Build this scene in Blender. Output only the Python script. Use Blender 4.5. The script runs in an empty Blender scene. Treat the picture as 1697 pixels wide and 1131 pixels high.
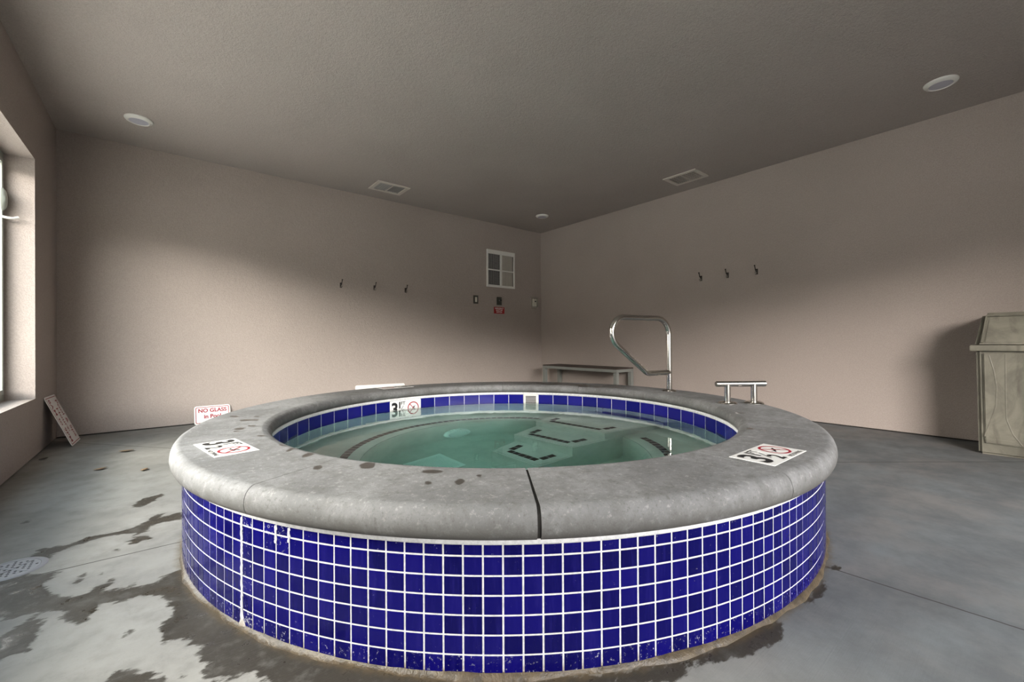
import bpy, bmesh, math, random
import numpy as np
from mathutils import Vector, Matrix
random.seed(7)
SC = bpy.context.scene
COL = SC.collection
PI = math.pi
R = math.radians

# ------------------------------------------------------------------ dimensions (metres)
XL, XR, YA, YB, ZC = -0.765, 5.214, 5.566, -1.45, 2.797     # room: left / right / far / near walls, ceiling
CX, CY = 1.6855, 2.1257                                     # centre of the round hot tub
R_OUT, R_IN, R_BENCH = 1.6365, 1.32, 0.885
Z_WATER, Z_BENCH, Z_FLOOR = 0.277, -0.173, -0.623
Z_COP = 0.443

# outlines of the wet patches on the floor and on the coping (metres)
FLOOR = [
    [(-0.425, 2.525), (-0.410, 2.580), (-0.357, 2.597), (-0.313, 2.595), (-0.280, 2.631), (-0.218, 2.626), (-0.139, 2.629), (-0.088, 2.660), (-0.062, 2.716), (-0.041, 2.756), (-0.009, 2.747), (-0.029, 2.700), (0.006, 2.706), (0.047, 2.720), (0.061, 2.708), (0.059, 2.604), (0.048, 2.613), (-0.011, 2.618), (-0.060, 2.605), (-0.066, 2.539), (-0.094, 2.523), (-0.118, 2.514), (-0.107, 2.543), (-0.146, 2.576), (-0.210, 2.581), (-0.256, 2.574), (-0.291, 2.559), (-0.332, 2.534), (-0.356, 2.498), (-0.359, 2.463), (-0.399, 2.511)],
    [(-0.127, 2.484), (-0.108, 2.506), (-0.062, 2.487), (-0.046, 2.426), (-0.076, 2.433), (-0.094, 2.413), (-0.118, 2.416)],
    [(-0.479, 2.321), (-0.463, 2.344), (-0.411, 2.351), (-0.350, 2.320), (-0.299, 2.285), (-0.330, 2.258), (-0.334, 2.212), (-0.312, 2.135), (-0.278, 2.068), (-0.247, 2.049), (-0.217, 2.035), (-0.206, 2.065), (-0.177, 2.076), (-0.154, 2.075), (-0.168, 2.016), (-0.149, 2.012), (-0.106, 1.999), (-0.095, 2.014), (-0.082, 2.027), (-0.084, 1.987), (-0.062, 1.975), (-0.021, 1.971), (-0.009, 2.005), (0.021, 2.019), (0.039, 2.025), (0.082, 1.988), (0.145, 1.641), (0.231, 1.398), (0.342, 1.208), (0.481, 1.039), (0.707, 0.823), (0.856, 0.703), (1.011, 0.628), (0.998, 0.599), (0.887, 0.634), (0.700, 0.759), (0.470, 0.933), (0.222, 1.154), (0.173, 1.274), (0.145, 1.284), (0.114, 1.297), (0.090, 1.316), (0.071, 1.358), (0.082, 1.381), (0.062, 1.439), (0.074, 1.474), (0.052, 1.507), (0.049, 1.533), (0.016, 1.553), (-0.008, 1.564), (-0.018, 1.629), (-0.008, 1.682), (0.017, 1.697), (0.014, 1.749), (-0.001, 1.802), (-0.005, 1.837), (-0.024, 1.864), (-0.060, 1.904), (-0.090, 1.913), (-0.120, 1.911), (-0.134, 1.907), (-0.172, 1.933), (-0.174, 1.885), (-0.185, 1.856), (-0.202, 1.833), (-0.224, 1.856), (-0.253, 1.907), (-0.248, 1.946), (-0.268, 1.973), (-0.291, 1.991), (-0.334, 1.997), (-0.378, 2.001), (-0.424, 2.054)],
    [(-0.388, 1.879), (-0.376, 1.900), (-0.359, 1.920), (-0.341, 1.966), (-0.317, 1.974), (-0.299, 1.932), (-0.297, 1.860), (-0.292, 1.815), (-0.297, 1.762), (-0.320, 1.766), (-0.338, 1.763), (-0.361, 1.747)],
    [(-0.117, 1.434), (-0.115, 1.473), (-0.111, 1.498), (-0.095, 1.507), (-0.077, 1.499), (-0.055, 1.465), (-0.037, 1.443), (-0.022, 1.425), (-0.007, 1.400), (0.002, 1.336)],
    [(-0.142, 2.981), (-0.104, 3.087), (-0.022, 3.123), (-0.009, 3.081), (-0.071, 2.974), (-0.105, 2.937)],
    [(1.009, 0.615), (1.048, 0.602), (1.095, 0.573), (1.181, 0.563), (1.257, 0.545), (1.347, 0.529), (1.433, 0.502), (1.422, 0.467), (1.350, 0.457), (1.281, 0.470), (1.177, 0.505), (1.115, 0.538), (1.058, 0.566), (0.985, 0.572), (0.912, 0.615), (0.945, 0.649)],
    [(1.595, 0.484), (1.696, 0.476), (1.800, 0.473), (1.767, 0.450), (1.675, 0.447), (1.614, 0.454)],
    [(1.915, 0.497), (1.958, 0.481), (1.951, 0.454), (1.925, 0.451), (1.907, 0.475)],
    [(-0.234, 2.225), (-0.232, 2.207), (-0.235, 2.182), (-0.240, 2.159), (-0.247, 2.146), (-0.252, 2.149), (-0.254, 2.166), (-0.251, 2.191), (-0.246, 2.215), (-0.239, 2.228)],
    [(-0.142, 2.101), (-0.144, 2.091), (-0.150, 2.084), (-0.159, 2.083), (-0.168, 2.087), (-0.172, 2.096), (-0.171, 2.106), (-0.164, 2.114), (-0.155, 2.115), (-0.147, 2.111)],
    [(-0.083, 1.696), (-0.082, 1.682), (-0.084, 1.670), (-0.089, 1.665), (-0.095, 1.668), (-0.100, 1.679), (-0.101, 1.693), (-0.099, 1.705), (-0.094, 1.710), (-0.088, 1.707)],
    [(-0.178, 2.173), (-0.179, 2.168), (-0.182, 2.167), (-0.187, 2.171), (-0.191, 2.178), (-0.193, 2.186), (-0.192, 2.192), (-0.189, 2.193), (-0.184, 2.189), (-0.180, 2.181)],
    [(-0.386, 2.589), (-0.387, 2.578), (-0.392, 2.572), (-0.399, 2.572), (-0.407, 2.579), (-0.411, 2.591), (-0.411, 2.602), (-0.406, 2.609), (-0.399, 2.608), (-0.391, 2.601)],
    [(-0.502, 3.036), (-0.503, 3.025), (-0.512, 3.022), (-0.525, 3.027), (-0.536, 3.039), (-0.542, 3.052), (-0.541, 3.063), (-0.532, 3.066), (-0.519, 3.061), (-0.508, 3.050)],
    [(-0.149, 2.390), (-0.149, 2.386), (-0.152, 2.385), (-0.156, 2.388), (-0.159, 2.394), (-0.160, 2.400), (-0.159, 2.404), (-0.157, 2.405), (-0.153, 2.402), (-0.150, 2.396)],
    [(0.040, 1.361), (0.039, 1.357), (0.035, 1.355), (0.029, 1.358), (0.025, 1.363), (0.023, 1.368), (0.024, 1.373), (0.028, 1.375), (0.034, 1.373), (0.038, 1.367)],
    [(-0.501, 3.043), (-0.503, 3.033), (-0.513, 3.031), (-0.526, 3.037), (-0.538, 3.048), (-0.545, 3.060), (-0.543, 3.070), (-0.533, 3.072), (-0.520, 3.066), (-0.507, 3.055)],
]
COP = [
    [(0.353, 2.621), (0.346, 2.607), (0.330, 2.602), (0.313, 2.609), (0.301, 2.625), (0.297, 2.645), (0.305, 2.660), (0.320, 2.665), (0.337, 2.658), (0.350, 2.641)],
    [(0.385, 2.595), (0.379, 2.585), (0.368, 2.585), (0.356, 2.595), (0.347, 2.612), (0.345, 2.629), (0.351, 2.639), (0.362, 2.639), (0.374, 2.629), (0.383, 2.612)],
    [(0.294, 2.387), (0.288, 2.371), (0.275, 2.362), (0.261, 2.363), (0.251, 2.374), (0.248, 2.391), (0.254, 2.408), (0.266, 2.418), (0.281, 2.416), (0.291, 2.405)],
    [(0.341, 2.421), (0.337, 2.412), (0.328, 2.411), (0.318, 2.419), (0.311, 2.433), (0.310, 2.448), (0.315, 2.457), (0.323, 2.458), (0.333, 2.449), (0.340, 2.435)],
    [(0.266, 2.317), (0.263, 2.311), (0.256, 2.312), (0.248, 2.318), (0.243, 2.328), (0.241, 2.338), (0.245, 2.344), (0.251, 2.344), (0.259, 2.337), (0.264, 2.327)],
    [(0.339, 2.133), (0.334, 2.126), (0.325, 2.128), (0.315, 2.136), (0.308, 2.149), (0.306, 2.161), (0.311, 2.167), (0.320, 2.166), (0.330, 2.158), (0.337, 2.145)],
    [(0.369, 1.888), (0.365, 1.878), (0.359, 1.876), (0.352, 1.881), (0.348, 1.893), (0.348, 1.906), (0.353, 1.915), (0.359, 1.918), (0.366, 1.912), (0.370, 1.901)],
    [(0.390, 1.818), (0.384, 1.801), (0.373, 1.782), (0.360, 1.769), (0.351, 1.766), (0.349, 1.775), (0.354, 1.792), (0.365, 1.811), (0.378, 1.825), (0.388, 1.828)],
    [(0.421, 1.677), (0.414, 1.658), (0.401, 1.644), (0.387, 1.639), (0.378, 1.645), (0.377, 1.660), (0.384, 1.678), (0.397, 1.693), (0.411, 1.698), (0.420, 1.692)],
    [(0.401, 1.487), (0.395, 1.470), (0.385, 1.457), (0.375, 1.452), (0.369, 1.458), (0.369, 1.472), (0.375, 1.489), (0.384, 1.503), (0.394, 1.507), (0.401, 1.501)],
    [(0.541, 1.387), (0.529, 1.366), (0.512, 1.356), (0.497, 1.362), (0.490, 1.379), (0.493, 1.404), (0.505, 1.425), (0.522, 1.436), (0.538, 1.431), (0.545, 1.412)],
    [(0.675, 1.175), (0.664, 1.169), (0.648, 1.174), (0.633, 1.187), (0.623, 1.204), (0.624, 1.218), (0.634, 1.225), (0.651, 1.220), (0.667, 1.207), (0.676, 1.189)],
    [(0.597, 1.103), (0.591, 1.097), (0.584, 1.095), (0.579, 1.100), (0.578, 1.108), (0.580, 1.117), (0.586, 1.124), (0.593, 1.125), (0.598, 1.121), (0.600, 1.112)],
    [(0.680, 1.057), (0.669, 1.044), (0.657, 1.037), (0.647, 1.038), (0.644, 1.047), (0.648, 1.061), (0.658, 1.074), (0.670, 1.081), (0.681, 1.080), (0.684, 1.071)],
    [(0.745, 1.061), (0.739, 1.056), (0.733, 1.054), (0.729, 1.058), (0.729, 1.064), (0.732, 1.072), (0.738, 1.077), (0.744, 1.078), (0.748, 1.075), (0.748, 1.068)],
    [(0.316, 2.790), (0.310, 2.779), (0.298, 2.779), (0.285, 2.790), (0.275, 2.809), (0.272, 2.828), (0.278, 2.840), (0.290, 2.840), (0.304, 2.828), (0.314, 2.809)],
    [(0.259, 2.990), (0.254, 2.976), (0.243, 2.974), (0.231, 2.984), (0.223, 3.003), (0.220, 3.023), (0.225, 3.038), (0.236, 3.040), (0.248, 3.030), (0.257, 3.010)],
    [(0.403, 2.716), (0.398, 2.707), (0.391, 2.706), (0.383, 2.713), (0.377, 2.725), (0.376, 2.738), (0.380, 2.748), (0.388, 2.749), (0.396, 2.742), (0.402, 2.729)],
    [(2.112, 0.816), (2.093, 0.813), (2.074, 0.816), (2.063, 0.826), (2.064, 0.837), (2.077, 0.846), (2.096, 0.850), (2.115, 0.846), (2.126, 0.837), (2.125, 0.825)],
    [(2.102, 0.760), (2.094, 0.760), (2.087, 0.765), (2.084, 0.775), (2.087, 0.784), (2.094, 0.789), (2.103, 0.789), (2.110, 0.784), (2.112, 0.774), (2.110, 0.765)],
    [(2.516, 1.016), (2.504, 1.017), (2.495, 1.028), (2.492, 1.046), (2.497, 1.063), (2.508, 1.074), (2.521, 1.073), (2.530, 1.061), (2.533, 1.043), (2.527, 1.026)],
    [(2.872, 3.002), (2.843, 2.982), (2.815, 2.980), (2.799, 2.995), (2.799, 3.023), (2.816, 3.052), (2.845, 3.072), (2.873, 3.075), (2.890, 3.059), (2.890, 3.031)],
    [(2.951, 2.871), (2.914, 2.855), (2.872, 2.864), (2.838, 2.894), (2.826, 2.934), (2.841, 2.970), (2.877, 2.987), (2.921, 2.979), (2.956, 2.948), (2.967, 2.906)],
    [(2.985, 2.705), (2.957, 2.698), (2.926, 2.718), (2.903, 2.756), (2.896, 2.799), (2.909, 2.831), (2.937, 2.839), (2.969, 2.819), (2.993, 2.779), (2.999, 2.736)],
    [(3.003, 2.558), (2.958, 2.536), (2.922, 2.546), (2.907, 2.584), (2.919, 2.637), (2.955, 2.685), (3.001, 2.710), (3.039, 2.700), (3.054, 2.659), (3.040, 2.605)],
    [(3.113, 2.500), (3.058, 2.469), (2.977, 2.438), (2.902, 2.419), (2.859, 2.419), (2.863, 2.437), (2.913, 2.466), (2.992, 2.498), (3.071, 2.518), (3.118, 2.519)],
    [(3.139, 2.293), (3.107, 2.289), (3.068, 2.311), (3.038, 2.351), (3.026, 2.395), (3.039, 2.426), (3.072, 2.431), (3.112, 2.408), (3.143, 2.367), (3.153, 2.323)],
]

# ------------------------------------------------------------------ node helpers
def new_mat(name):
    m = bpy.data.materials.new(name); m.use_nodes = True
    nt = m.node_tree; nt.nodes.clear()
    return m, nt
def N(nt, typ, **kw):
    n = nt.nodes.new(typ)
    for k, v in kw.items():
        if k.startswith('i_'):
            key = k[2:]
            key = int(key) if key.isdigit() else key.replace('_', ' ')
            n.inputs[key].default_value = v
        else: setattr(n, k, v)
    return n
def L(nt, a, b): nt.links.new(a, b)
def math_n(nt, op, a, b=None, clamp=False):
    n = nt.nodes.new('ShaderNodeMath'); n.operation = op; n.use_clamp = clamp
    for i, v in enumerate((a, b)):
        if v is None: continue
        if isinstance(v, (int, float)): n.inputs[i].default_value = v
        else: L(nt, v, n.inputs[i])
    return n.outputs[0]
def mix_c(nt, f, a, b):
    n = nt.nodes.new('ShaderNodeMix'); n.data_type = 'RGBA'
    for sock, v in ((n.inputs[0], f), (n.inputs[6], a), (n.inputs[7], b)):
        if isinstance(v, (int, float)): sock.default_value = v
        elif isinstance(v, tuple): sock.default_value = (*v, 1) if len(v) == 3 else v
        else: L(nt, v, sock)
    return n.outputs[2]
def smooth(nt, x, a, b, lo=0.0, hi=1.0):
    n = nt.nodes.new('ShaderNodeMapRange'); n.interpolation_type = 'SMOOTHSTEP'
    L(nt, x, n.inputs[0]); n.inputs[1].default_value = a; n.inputs[2].default_value = b
    n.inputs[3].default_value = lo; n.inputs[4].default_value = hi
    return n.outputs[0]
def noise(nt, vec, scale, detail=4, rough=0.55, dist=0.0):
    n = N(nt, 'ShaderNodeTexNoise'); n.inputs['Scale'].default_value = scale
    n.inputs['Detail'].default_value = detail; n.inputs['Roughness'].default_value = rough
    n.inputs['Distortion'].default_value = dist
    if vec is not None: L(nt, vec, n.inputs['Vector'])
    return n.outputs['Fac']
def geo_pos(nt): return N(nt, 'ShaderNodeNewGeometry').outputs['Position']
def obj_co(nt): return N(nt, 'ShaderNodeTexCoord').outputs['Object']
def scale_v(nt, vec, s):
    n = N(nt, 'ShaderNodeMapping'); n.inputs['Scale'].default_value = s; L(nt, vec, n.inputs['Vector'])
    return n.outputs['Vector']
def attr(nt, name): return N(nt, 'ShaderNodeAttribute', attribute_name=name).outputs['Fac']
def finish(nt, color, rough, bump=None, bump_d=0.002, metallic=0.0, spec=0.5, coat=0.0):
    p = N(nt, 'ShaderNodeBsdfPrincipled'); o = N(nt, 'ShaderNodeOutputMaterial')
    for sock, v in ((p.inputs['Base Color'], color), (p.inputs['Roughness'], rough)):
        if isinstance(v, tuple): sock.default_value = (*v, 1)
        elif isinstance(v, (int, float)): sock.default_value = v
        else: L(nt, v, sock)
    p.inputs['Metallic'].default_value = metallic
    p.inputs['Specular IOR Level'].default_value = spec
    p.inputs['Coat Weight'].default_value = coat; p.inputs['Coat Roughness'].default_value = 0.05
    if bump is not None:
        b = N(nt, 'ShaderNodeBump'); b.inputs['Strength'].default_value = 1.0
        b.inputs['Distance'].default_value = bump_d
        L(nt, bump, b.inputs['Height']); L(nt, b.outputs[0], p.inputs['Normal'])
    L(nt, p.outputs[0], o.inputs['Surface'])
    return p
def plain(name, col, rough=0.5, metallic=0.0, var=0.06, scale=30, bump=0.0, spec=0.5):
    m, nt = new_mat(name)
    f = noise(nt, obj_co(nt), scale, 3)
    c = mix_c(nt, f, tuple(max(0, x*(1-var)) for x in col), tuple(x*(1+var) for x in col))
    finish(nt, c, rough, f if bump else None, bump, metallic, spec)
    return m

M = {}
def build_materials():
    # painted stucco
    for nm, base in (('stucco', (0.400, 0.346, 0.316)), ('ceiling_paint', (0.43, 0.388, 0.362))):
        m, nt = new_mat(nm); p = geo_pos(nt)
        big = noise(nt, p, 0.9, 3); fine = noise(nt, p, 130, 3, 0.6); mid = noise(nt, p, 38, 3)
        c = mix_c(nt, smooth(nt, big, .3, .7), tuple(x*.96 for x in base), tuple(x*1.03 for x in base))
        c = mix_c(nt, smooth(nt, fine, .35, .65), c, mix_c(nt, .88, (0, 0, 0), c))
        h = math_n(nt, 'ADD', fine, math_n(nt, 'MULTIPLY', mid, .8))
        finish(nt, c, .85, h, .0035, spec=.25); M[nm] = m
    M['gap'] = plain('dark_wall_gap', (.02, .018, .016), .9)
    # floor concrete with wet stains, joints
    m, nt = new_mat('floor_concrete'); p = geo_pos(nt)
    big = noise(nt, p, 1.1, 5, .6); mid = noise(nt, p, 9, 5, .65); fine = noise(nt, p, 160, 3); blot = noise(nt, p, 3.2, 6, .68)
    brush = noise(nt, scale_v(nt, p, (7, 300, 1)), 1.0, 3, .6)
    rv = N(nt, 'ShaderNodeVectorRotate', rotation_type='Z_AXIS'); L(nt, p, rv.inputs['Vector']); rv.inputs['Angle'].default_value = .45
    brush2 = noise(nt, scale_v(nt, rv.outputs[0], (300, 8, 1)), 1.0, 3, .6)
    px = N(nt, 'ShaderNodeSeparateXYZ'); L(nt, p, px.inputs[0])
    br = mix_c(nt, smooth(nt, px.outputs[0], 1.5, 2.4), brush, brush2)
    c = mix_c(nt, smooth(nt, big, .3, .7), (.225, .219, .203), (.305, .297, .276))
    c = mix_c(nt, smooth(nt, mid, .40, .75, 0, .5), c, (.155, .15, .14))
    c = mix_c(nt, smooth(nt, blot, .5, .72, 0, .45), c, (.175, .17, .16))
    c = mix_c(nt, smooth(nt, blot, .46, .28, 0, .4), c, (.36, .352, .33))
    c = mix_c(nt, smooth(nt, fine, .60, .75, 0, .35), c, (.15, .145, .135))
    c = mix_c(nt, smooth(nt, br, .5, .8, 0, .10), c, (.15, .155, .15))
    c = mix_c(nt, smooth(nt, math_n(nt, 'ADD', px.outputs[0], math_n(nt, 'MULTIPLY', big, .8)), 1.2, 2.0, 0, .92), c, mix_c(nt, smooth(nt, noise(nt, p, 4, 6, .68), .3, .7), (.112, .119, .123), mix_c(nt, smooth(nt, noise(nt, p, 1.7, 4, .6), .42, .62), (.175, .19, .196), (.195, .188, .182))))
    wet = attr(nt, 'wet')
    rag = math_n(nt, 'MULTIPLY', math_n(nt, 'SUBTRACT', noise(nt, scale_v(nt, p, (16, 34, 1)), 1.0, 6, .65), .5), .085)
    w = smooth(nt, math_n(nt, 'ADD', wet, rag), -.006, .006, 1, 0)
    wn = noise(nt, p, 13, 6, .7)
    w2 = math_n(nt, 'MULTIPLY', w, smooth(nt, wn, .32, .52, .82, 1.0))
    c = mix_c(nt, w2, c, mix_c(nt, noise(nt, p, 5, 3), (.030, .027, .022), (.056, .048, .037)))
    # joints
    for a, wd in (('jointA', .005), ('jointB', .0045), ('jointC', .005), ('jointD', .011)):
        d = math_n(nt, 'ABSOLUTE', math_n(nt, 'ADD', attr(nt, a), math_n(nt, 'MULTIPLY', math_n(nt, 'SUBTRACT', noise(nt, p, 14, 3), .5), .006)))
        k = .85 if wd < .01 else .5
        c = mix_c(nt, smooth(nt, d, wd*.4, wd, k, 0), c, (.035, .03, .026))
    # mineral stain round the tub base
    r = attr(nt, 'tub')
    bn = noise(nt, p, 24, 4, .7)
    c = mix_c(nt, math_n(nt, 'MULTIPLY', smooth(nt, math_n(nt, 'ADD', r, math_n(nt, 'MULTIPLY', bn, .05)), .02, .06, .8, 0), .9), c, (.12, .088, .052))
    rough = mix_c(nt, w2, (.8, .8, .8), mix_c(nt, smooth(nt, wn, .5, .68), (.5, .5, .5), (.14, .14, .14)))
    h = math_n(nt, 'ADD', math_n(nt, 'MULTIPLY', br, .35), math_n(nt, 'MULTIPLY', mid, .5))
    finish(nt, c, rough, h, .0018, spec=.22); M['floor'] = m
    # coping concrete
    m, nt = new_mat('coping_concrete'); p = geo_pos(nt)
    big = noise(nt, p, 2.3, 5, .6); mid = noise(nt, p, 16, 5, .65); fine = noise(nt, p, 210, 3); sp_ = noise(nt, p, 60, 4, .7)
    c = mix_c(nt, smooth(nt, big, .3, .7), (.135, .135, .137), (.245, .246, .250))
    c = mix_c(nt, smooth(nt, mid, .42, .72, 0, .62), c, (.115, .112, .108))
    c = mix_c(nt, smooth(nt, fine, .55, .72, 0, .5), c, (.11, .108, .10))
    c = mix_c(nt, smooth(nt, sp_, .54, .72, 0, .6), c, (.34, .336, .33))
    c = mix_c(nt, smooth(nt, sp_, .46, .30, 0, .6), c, (.09, .087, .082))
    wet = attr(nt, 'wet')
    w = smooth(nt, math_n(nt, 'ADD', wet, math_n(nt, 'MULTIPLY', math_n(nt, 'SUBTRACT', noise(nt, p, 75, 4, .6), .5), .022)), -.003, .003, 1, 0)
    c = mix_c(nt, math_n(nt, 'MULTIPLY', w, .9), c, (.050, .044, .038))
    nz = N(nt, 'ShaderNodeSeparateXYZ'); L(nt, p, nz.inputs[0])
    edge = smooth(nt, nz.outputs[2], .36, .435, .95, 0)      # old dirt along the lower edge of the stones
    c = mix_c(nt, math_n(nt, 'MULTIPLY', edge, smooth(nt, mid, .22, .5)), c, (.085, .082, .076))
    finish(nt, c, mix_c(nt, w, (.75, .75, .75), (.3, .3, .3)), math_n(nt, 'ADD', mid, math_n(nt, 'MULTIPLY', fine, .5)), .0016, spec=.4)
    M['coping'] = m
    # blue glazed tile and grout
    m, nt = new_mat('blue_glazed_tile'); p = geo_pos(nt)
    t = attr(nt, 'shade')
    st = noise(nt, scale_v(nt, p, (60, 60, 7)), 1.0, 4, .7)
    c = mix_c(nt, t, (.0015, .001, .055), (.004, .0025, .110))
    c = mix_c(nt, smooth(nt, st, .45, .78, 0, .5), c, (.014, .011, .14))
    salt = noise(nt, p, 95, 5, .75)
    c = mix_c(nt, smooth(nt, math_n(nt, 'ADD', salt, math_n(nt, 'MULTIPLY', attr(nt, 'salt'), .34)), .66, .78, 0, .75), c, (.55, .55, .62))
    finish(nt, c, smooth(nt, st, .3, .8, .06, .2), noise(nt, p, 26, 3), .0005, spec=.18); M['tile'] = m
    m, nt = new_mat('blue_waterline_tile'); p = geo_pos(nt)
    c = mix_c(nt, attr(nt, 'shade'), (.006, .008, .13), (.014, .013, .20))
    finish(nt, c, .10, noise(nt, p, 9, 2), .0004, spec=.16); M['tile_in'] = m
    m, nt = new_mat('white_grout'); p = geo_pos(nt)
    gz = N(nt, 'ShaderNodeSeparateXYZ'); L(nt, p, gz.inputs[0])
    f = noise(nt, p, 70, 5, .7)
    c = mix_c(nt, smooth(nt, f, .35, .7), (.74, .74, .75), (.56, .56, .57))
    c = mix_c(nt, math_n(nt, 'MULTIPLY', smooth(nt, gz.outputs[2], .0, .05, 1, 0), smooth(nt, f, .3, .55)), c, (.30, .24, .17))
    finish(nt, c, .8, f, .002); M['grout'] = m
    m, nt = new_mat('rusty_base_mortar'); p = geo_pos(nt)
    f = noise(nt, p, 30, 5, .7)
    c = mix_c(nt, smooth(nt, f, .3, .7), (.05, .038, .026), (.11, .082, .050))
    finish(nt, c, .35, f, .006); M['mortar'] = m
    # pool plaster
    m, nt = new_mat('pool_plaster'); p = geo_pos(nt)
    f = noise(nt, p, 7, 5, .6); f2 = noise(nt, p, 60, 4)
    c = mix_c(nt, smooth(nt, f, .3, .75), (.66, .67, .63), (.54, .56, .53))
    c = mix_c(nt, smooth(nt, f2, .55, .8, 0, .3), c, (.38, .40, .37))
    finish(nt, c, .7); M['plaster'] = m
    M['black_tile'] = plain('black_trim_tile', (.012, .010, .022), .2)
    # water
    m, nt = new_mat('spa_water'); p = geo_pos(nt)
    g = N(nt, 'ShaderNodeBsdfGlass'); g.inputs['IOR'].default_value = 1.333; g.inputs['Roughness'].default_value = 0
    b = N(nt, 'ShaderNodeBump'); b.inputs['Strength'].default_value = .25; b.inputs['Distance'].default_value = .004
    L(nt, noise(nt, p, 5.5, 2, .5), b.inputs['Height']); L(nt, b.outputs[0], g.inputs['Normal'])
    o = N(nt, 'ShaderNodeOutputMaterial'); L(nt, g.outputs[0], o.inputs['Surface'])
    v = N(nt, 'ShaderNodeVolumeAbsorption'); v.inputs['Color'].default_value = (.10, .77, .68, 1); v.inputs['Density'].default_value = .50
    L(nt, v.outputs[0], o.inputs['Volume']); M['water'] = m
    # clear window pane: straight-through with surface reflection
    m, nt = new_mat('window_glass')
    gg = N(nt, 'ShaderNodeNewGeometry')
    dp = N(nt, 'ShaderNodeVectorMath', operation='DOT_PRODUCT'); L(nt, gg.outputs['Incoming'], dp.inputs[0]); L(nt, gg.outputs['Normal'], dp.inputs[1])
    q = math_n(nt, 'SUBTRACT', 1.0, math_n(nt, 'ABSOLUTE', dp.outputs['Value']), True)
    fz = math_n(nt, 'ADD', math_n(nt, 'MULTIPLY', math_n(nt, 'POWER', q, 5.0), .9), .06, True)
    tr = N(nt, 'ShaderNodeBsdfTransparent'); tr.inputs[0].default_value = (.94, .97, .95, 1)
    gl = N(nt, 'ShaderNodeBsdfGlossy'); gl.inputs['Roughness'].default_value = 0
    mx = N(nt, 'ShaderNodeMixShader'); L(nt, fz, mx.inputs[0]); L(nt, tr.outputs[0], mx.inputs[1]); L(nt, gl.outputs[0], mx.inputs[2])
    o = N(nt, 'ShaderNodeOutputMaterial'); L(nt, mx.outputs[0], o.inputs['Surface']); M['glass'] = m
    # steel
    m, nt = new_mat('brushed_stainless_steel'); p = obj_co(nt)
    f = noise(nt, p, 40, 5, .7); f2 = noise(nt, p, 300, 2)
    c = mix_c(nt, smooth(nt, f, .55, .85, 0, .35), (.62, .60, .57), (.46, .40, .32))
    finish(nt, c, smooth(nt, f, .3, .8, .13, .19), f2, .00004, metallic=1.0); M['steel'] = m
    # trash bin plastic, weathered
    m, nt = new_mat('weathered_beige_plastic'); p = obj_co(nt)
    f = noise(nt, p, 3.5, 5, .65, 1.2); f2 = noise(nt, scale_v(nt, p, (9, 9, 2.2)), 1, 5, .6, .8)
    c = mix_c(nt, smooth(nt, f, .3, .7), (.185, .175, .138), (.105, .099, .078))
    c = mix_c(nt, smooth(nt, f2, .48, .70, 0, .75), c, (.062, .055, .040))
    finish(nt, c, .5, noise(nt, p, 90, 3), .0008); M['bin'] = m
    M['white'] = plain('white_enamel', (.74, .73, .70), .4, var=.03)
    M['white_tile'] = plain('white_ceramic_marker', (.83, .83, .81), .25, var=.03)
    M['sign_white'] = plain('white_sign_face', (.82, .80, .78), .45, var=.02)
    M['red'] = plain('red_print', (.33, .008, .025), .45)
    M['dark_red'] = plain('dark_red_print', (.27, .012, .02), .45)
    M['red_plate'] = plain('red_sign_plate', (.33, .012, .014), .4)
    M['black'] = plain('black_print', (.014, .014, .016), .45)
    M['dark'] = plain('dark_hollow', (.012, .011, .010), .9)
    M['lens'] = plain('frosted_lamp_lens', (.48, .48, .56), .35)
    M['bench_metal'] = plain('grey_powder_coated_metal', (.21, .22, .205), .45)
    M['slat'] = plain('dark_brown_slat', (.05, .035, .03), .55, var=.2)
    M['black_metal'] = plain('dark_bronze_metal', (.05, .043, .04), .3, .8)
    M['bronze_plate'] = plain('dark_switch_plate', (.05, .05, .042), .4)
    M['ivory'] = plain('ivory_plastic', (.62, .60, .53), .45)
    M['clear'] = plain('dull_clear_guard', (.36, .33, .29), .25)
    M['grille_grey'] = plain('grey_louver', (.36, .355, .35), .5)
    M['vent_white'] = plain('off_white_vent_metal', (.60, .56, .51), .5)
    M['pvc'] = plain('translucent_white_fitting', (.93, .97, .96), .35, var=.02)
    M['frame'] = plain('pale_window_frame', (.36, .38, .34), .45)
    M['drain_metal'] = plain('pale_grey_drain_plate', (.27, .27, .285), .45)
    M['leaf'] = plain('dry_leaf', (.24, .16, .09), .8, var=.3)
    M['debris'] = plain('dark_dry_debris', (.03, .025, .02), .8, var=.3)
    M['outside_pale'] = plain('pale_bounce_paving', (.72, .70, .66), .9, var=.1, scale=2)  # unseen ground outside the window, made pale to bounce light onto the ceiling
    M['outside'] = plain('sunlit_paving', (.13, .125, .115), .9, var=.1, scale=2)

# ------------------------------------------------------------------ mesh helpers
def link(o, parent=None):
    COL.objects.link(o)
    if parent is not None: o.parent = parent
    return o
def obj(name, bm, mats, parent=None, smooth_a=None):
    me = bpy.data.meshes.new(name)
    bm.to_mesh(me); bm.free()
    for m in (mats if isinstance(mats, (list, tuple)) else [mats]): me.materials.append(m)
    if smooth_a is not None:
        me.polygons.foreach_set('use_smooth', [True]*len(me.polygons))
        try: me.set_sharp_from_angle(angle=R(smooth_a))
        except Exception: pass
    return link(bpy.data.objects.new(name, me), parent)
def empty(name, loc=(0, 0, 0), rz=0.0):
    o = bpy.data.objects.new(name, None); o.empty_display_size = .1
    o.location = loc; o.rotation_euler = (0, 0, rz)
    return link(o)
def tag(o, label, cat, group=None):
    o['label'] = label; o['category'] = cat
    if group: o['group'] = group
    return o
def struct(o): o['kind'] = 'structure'; return o
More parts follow.
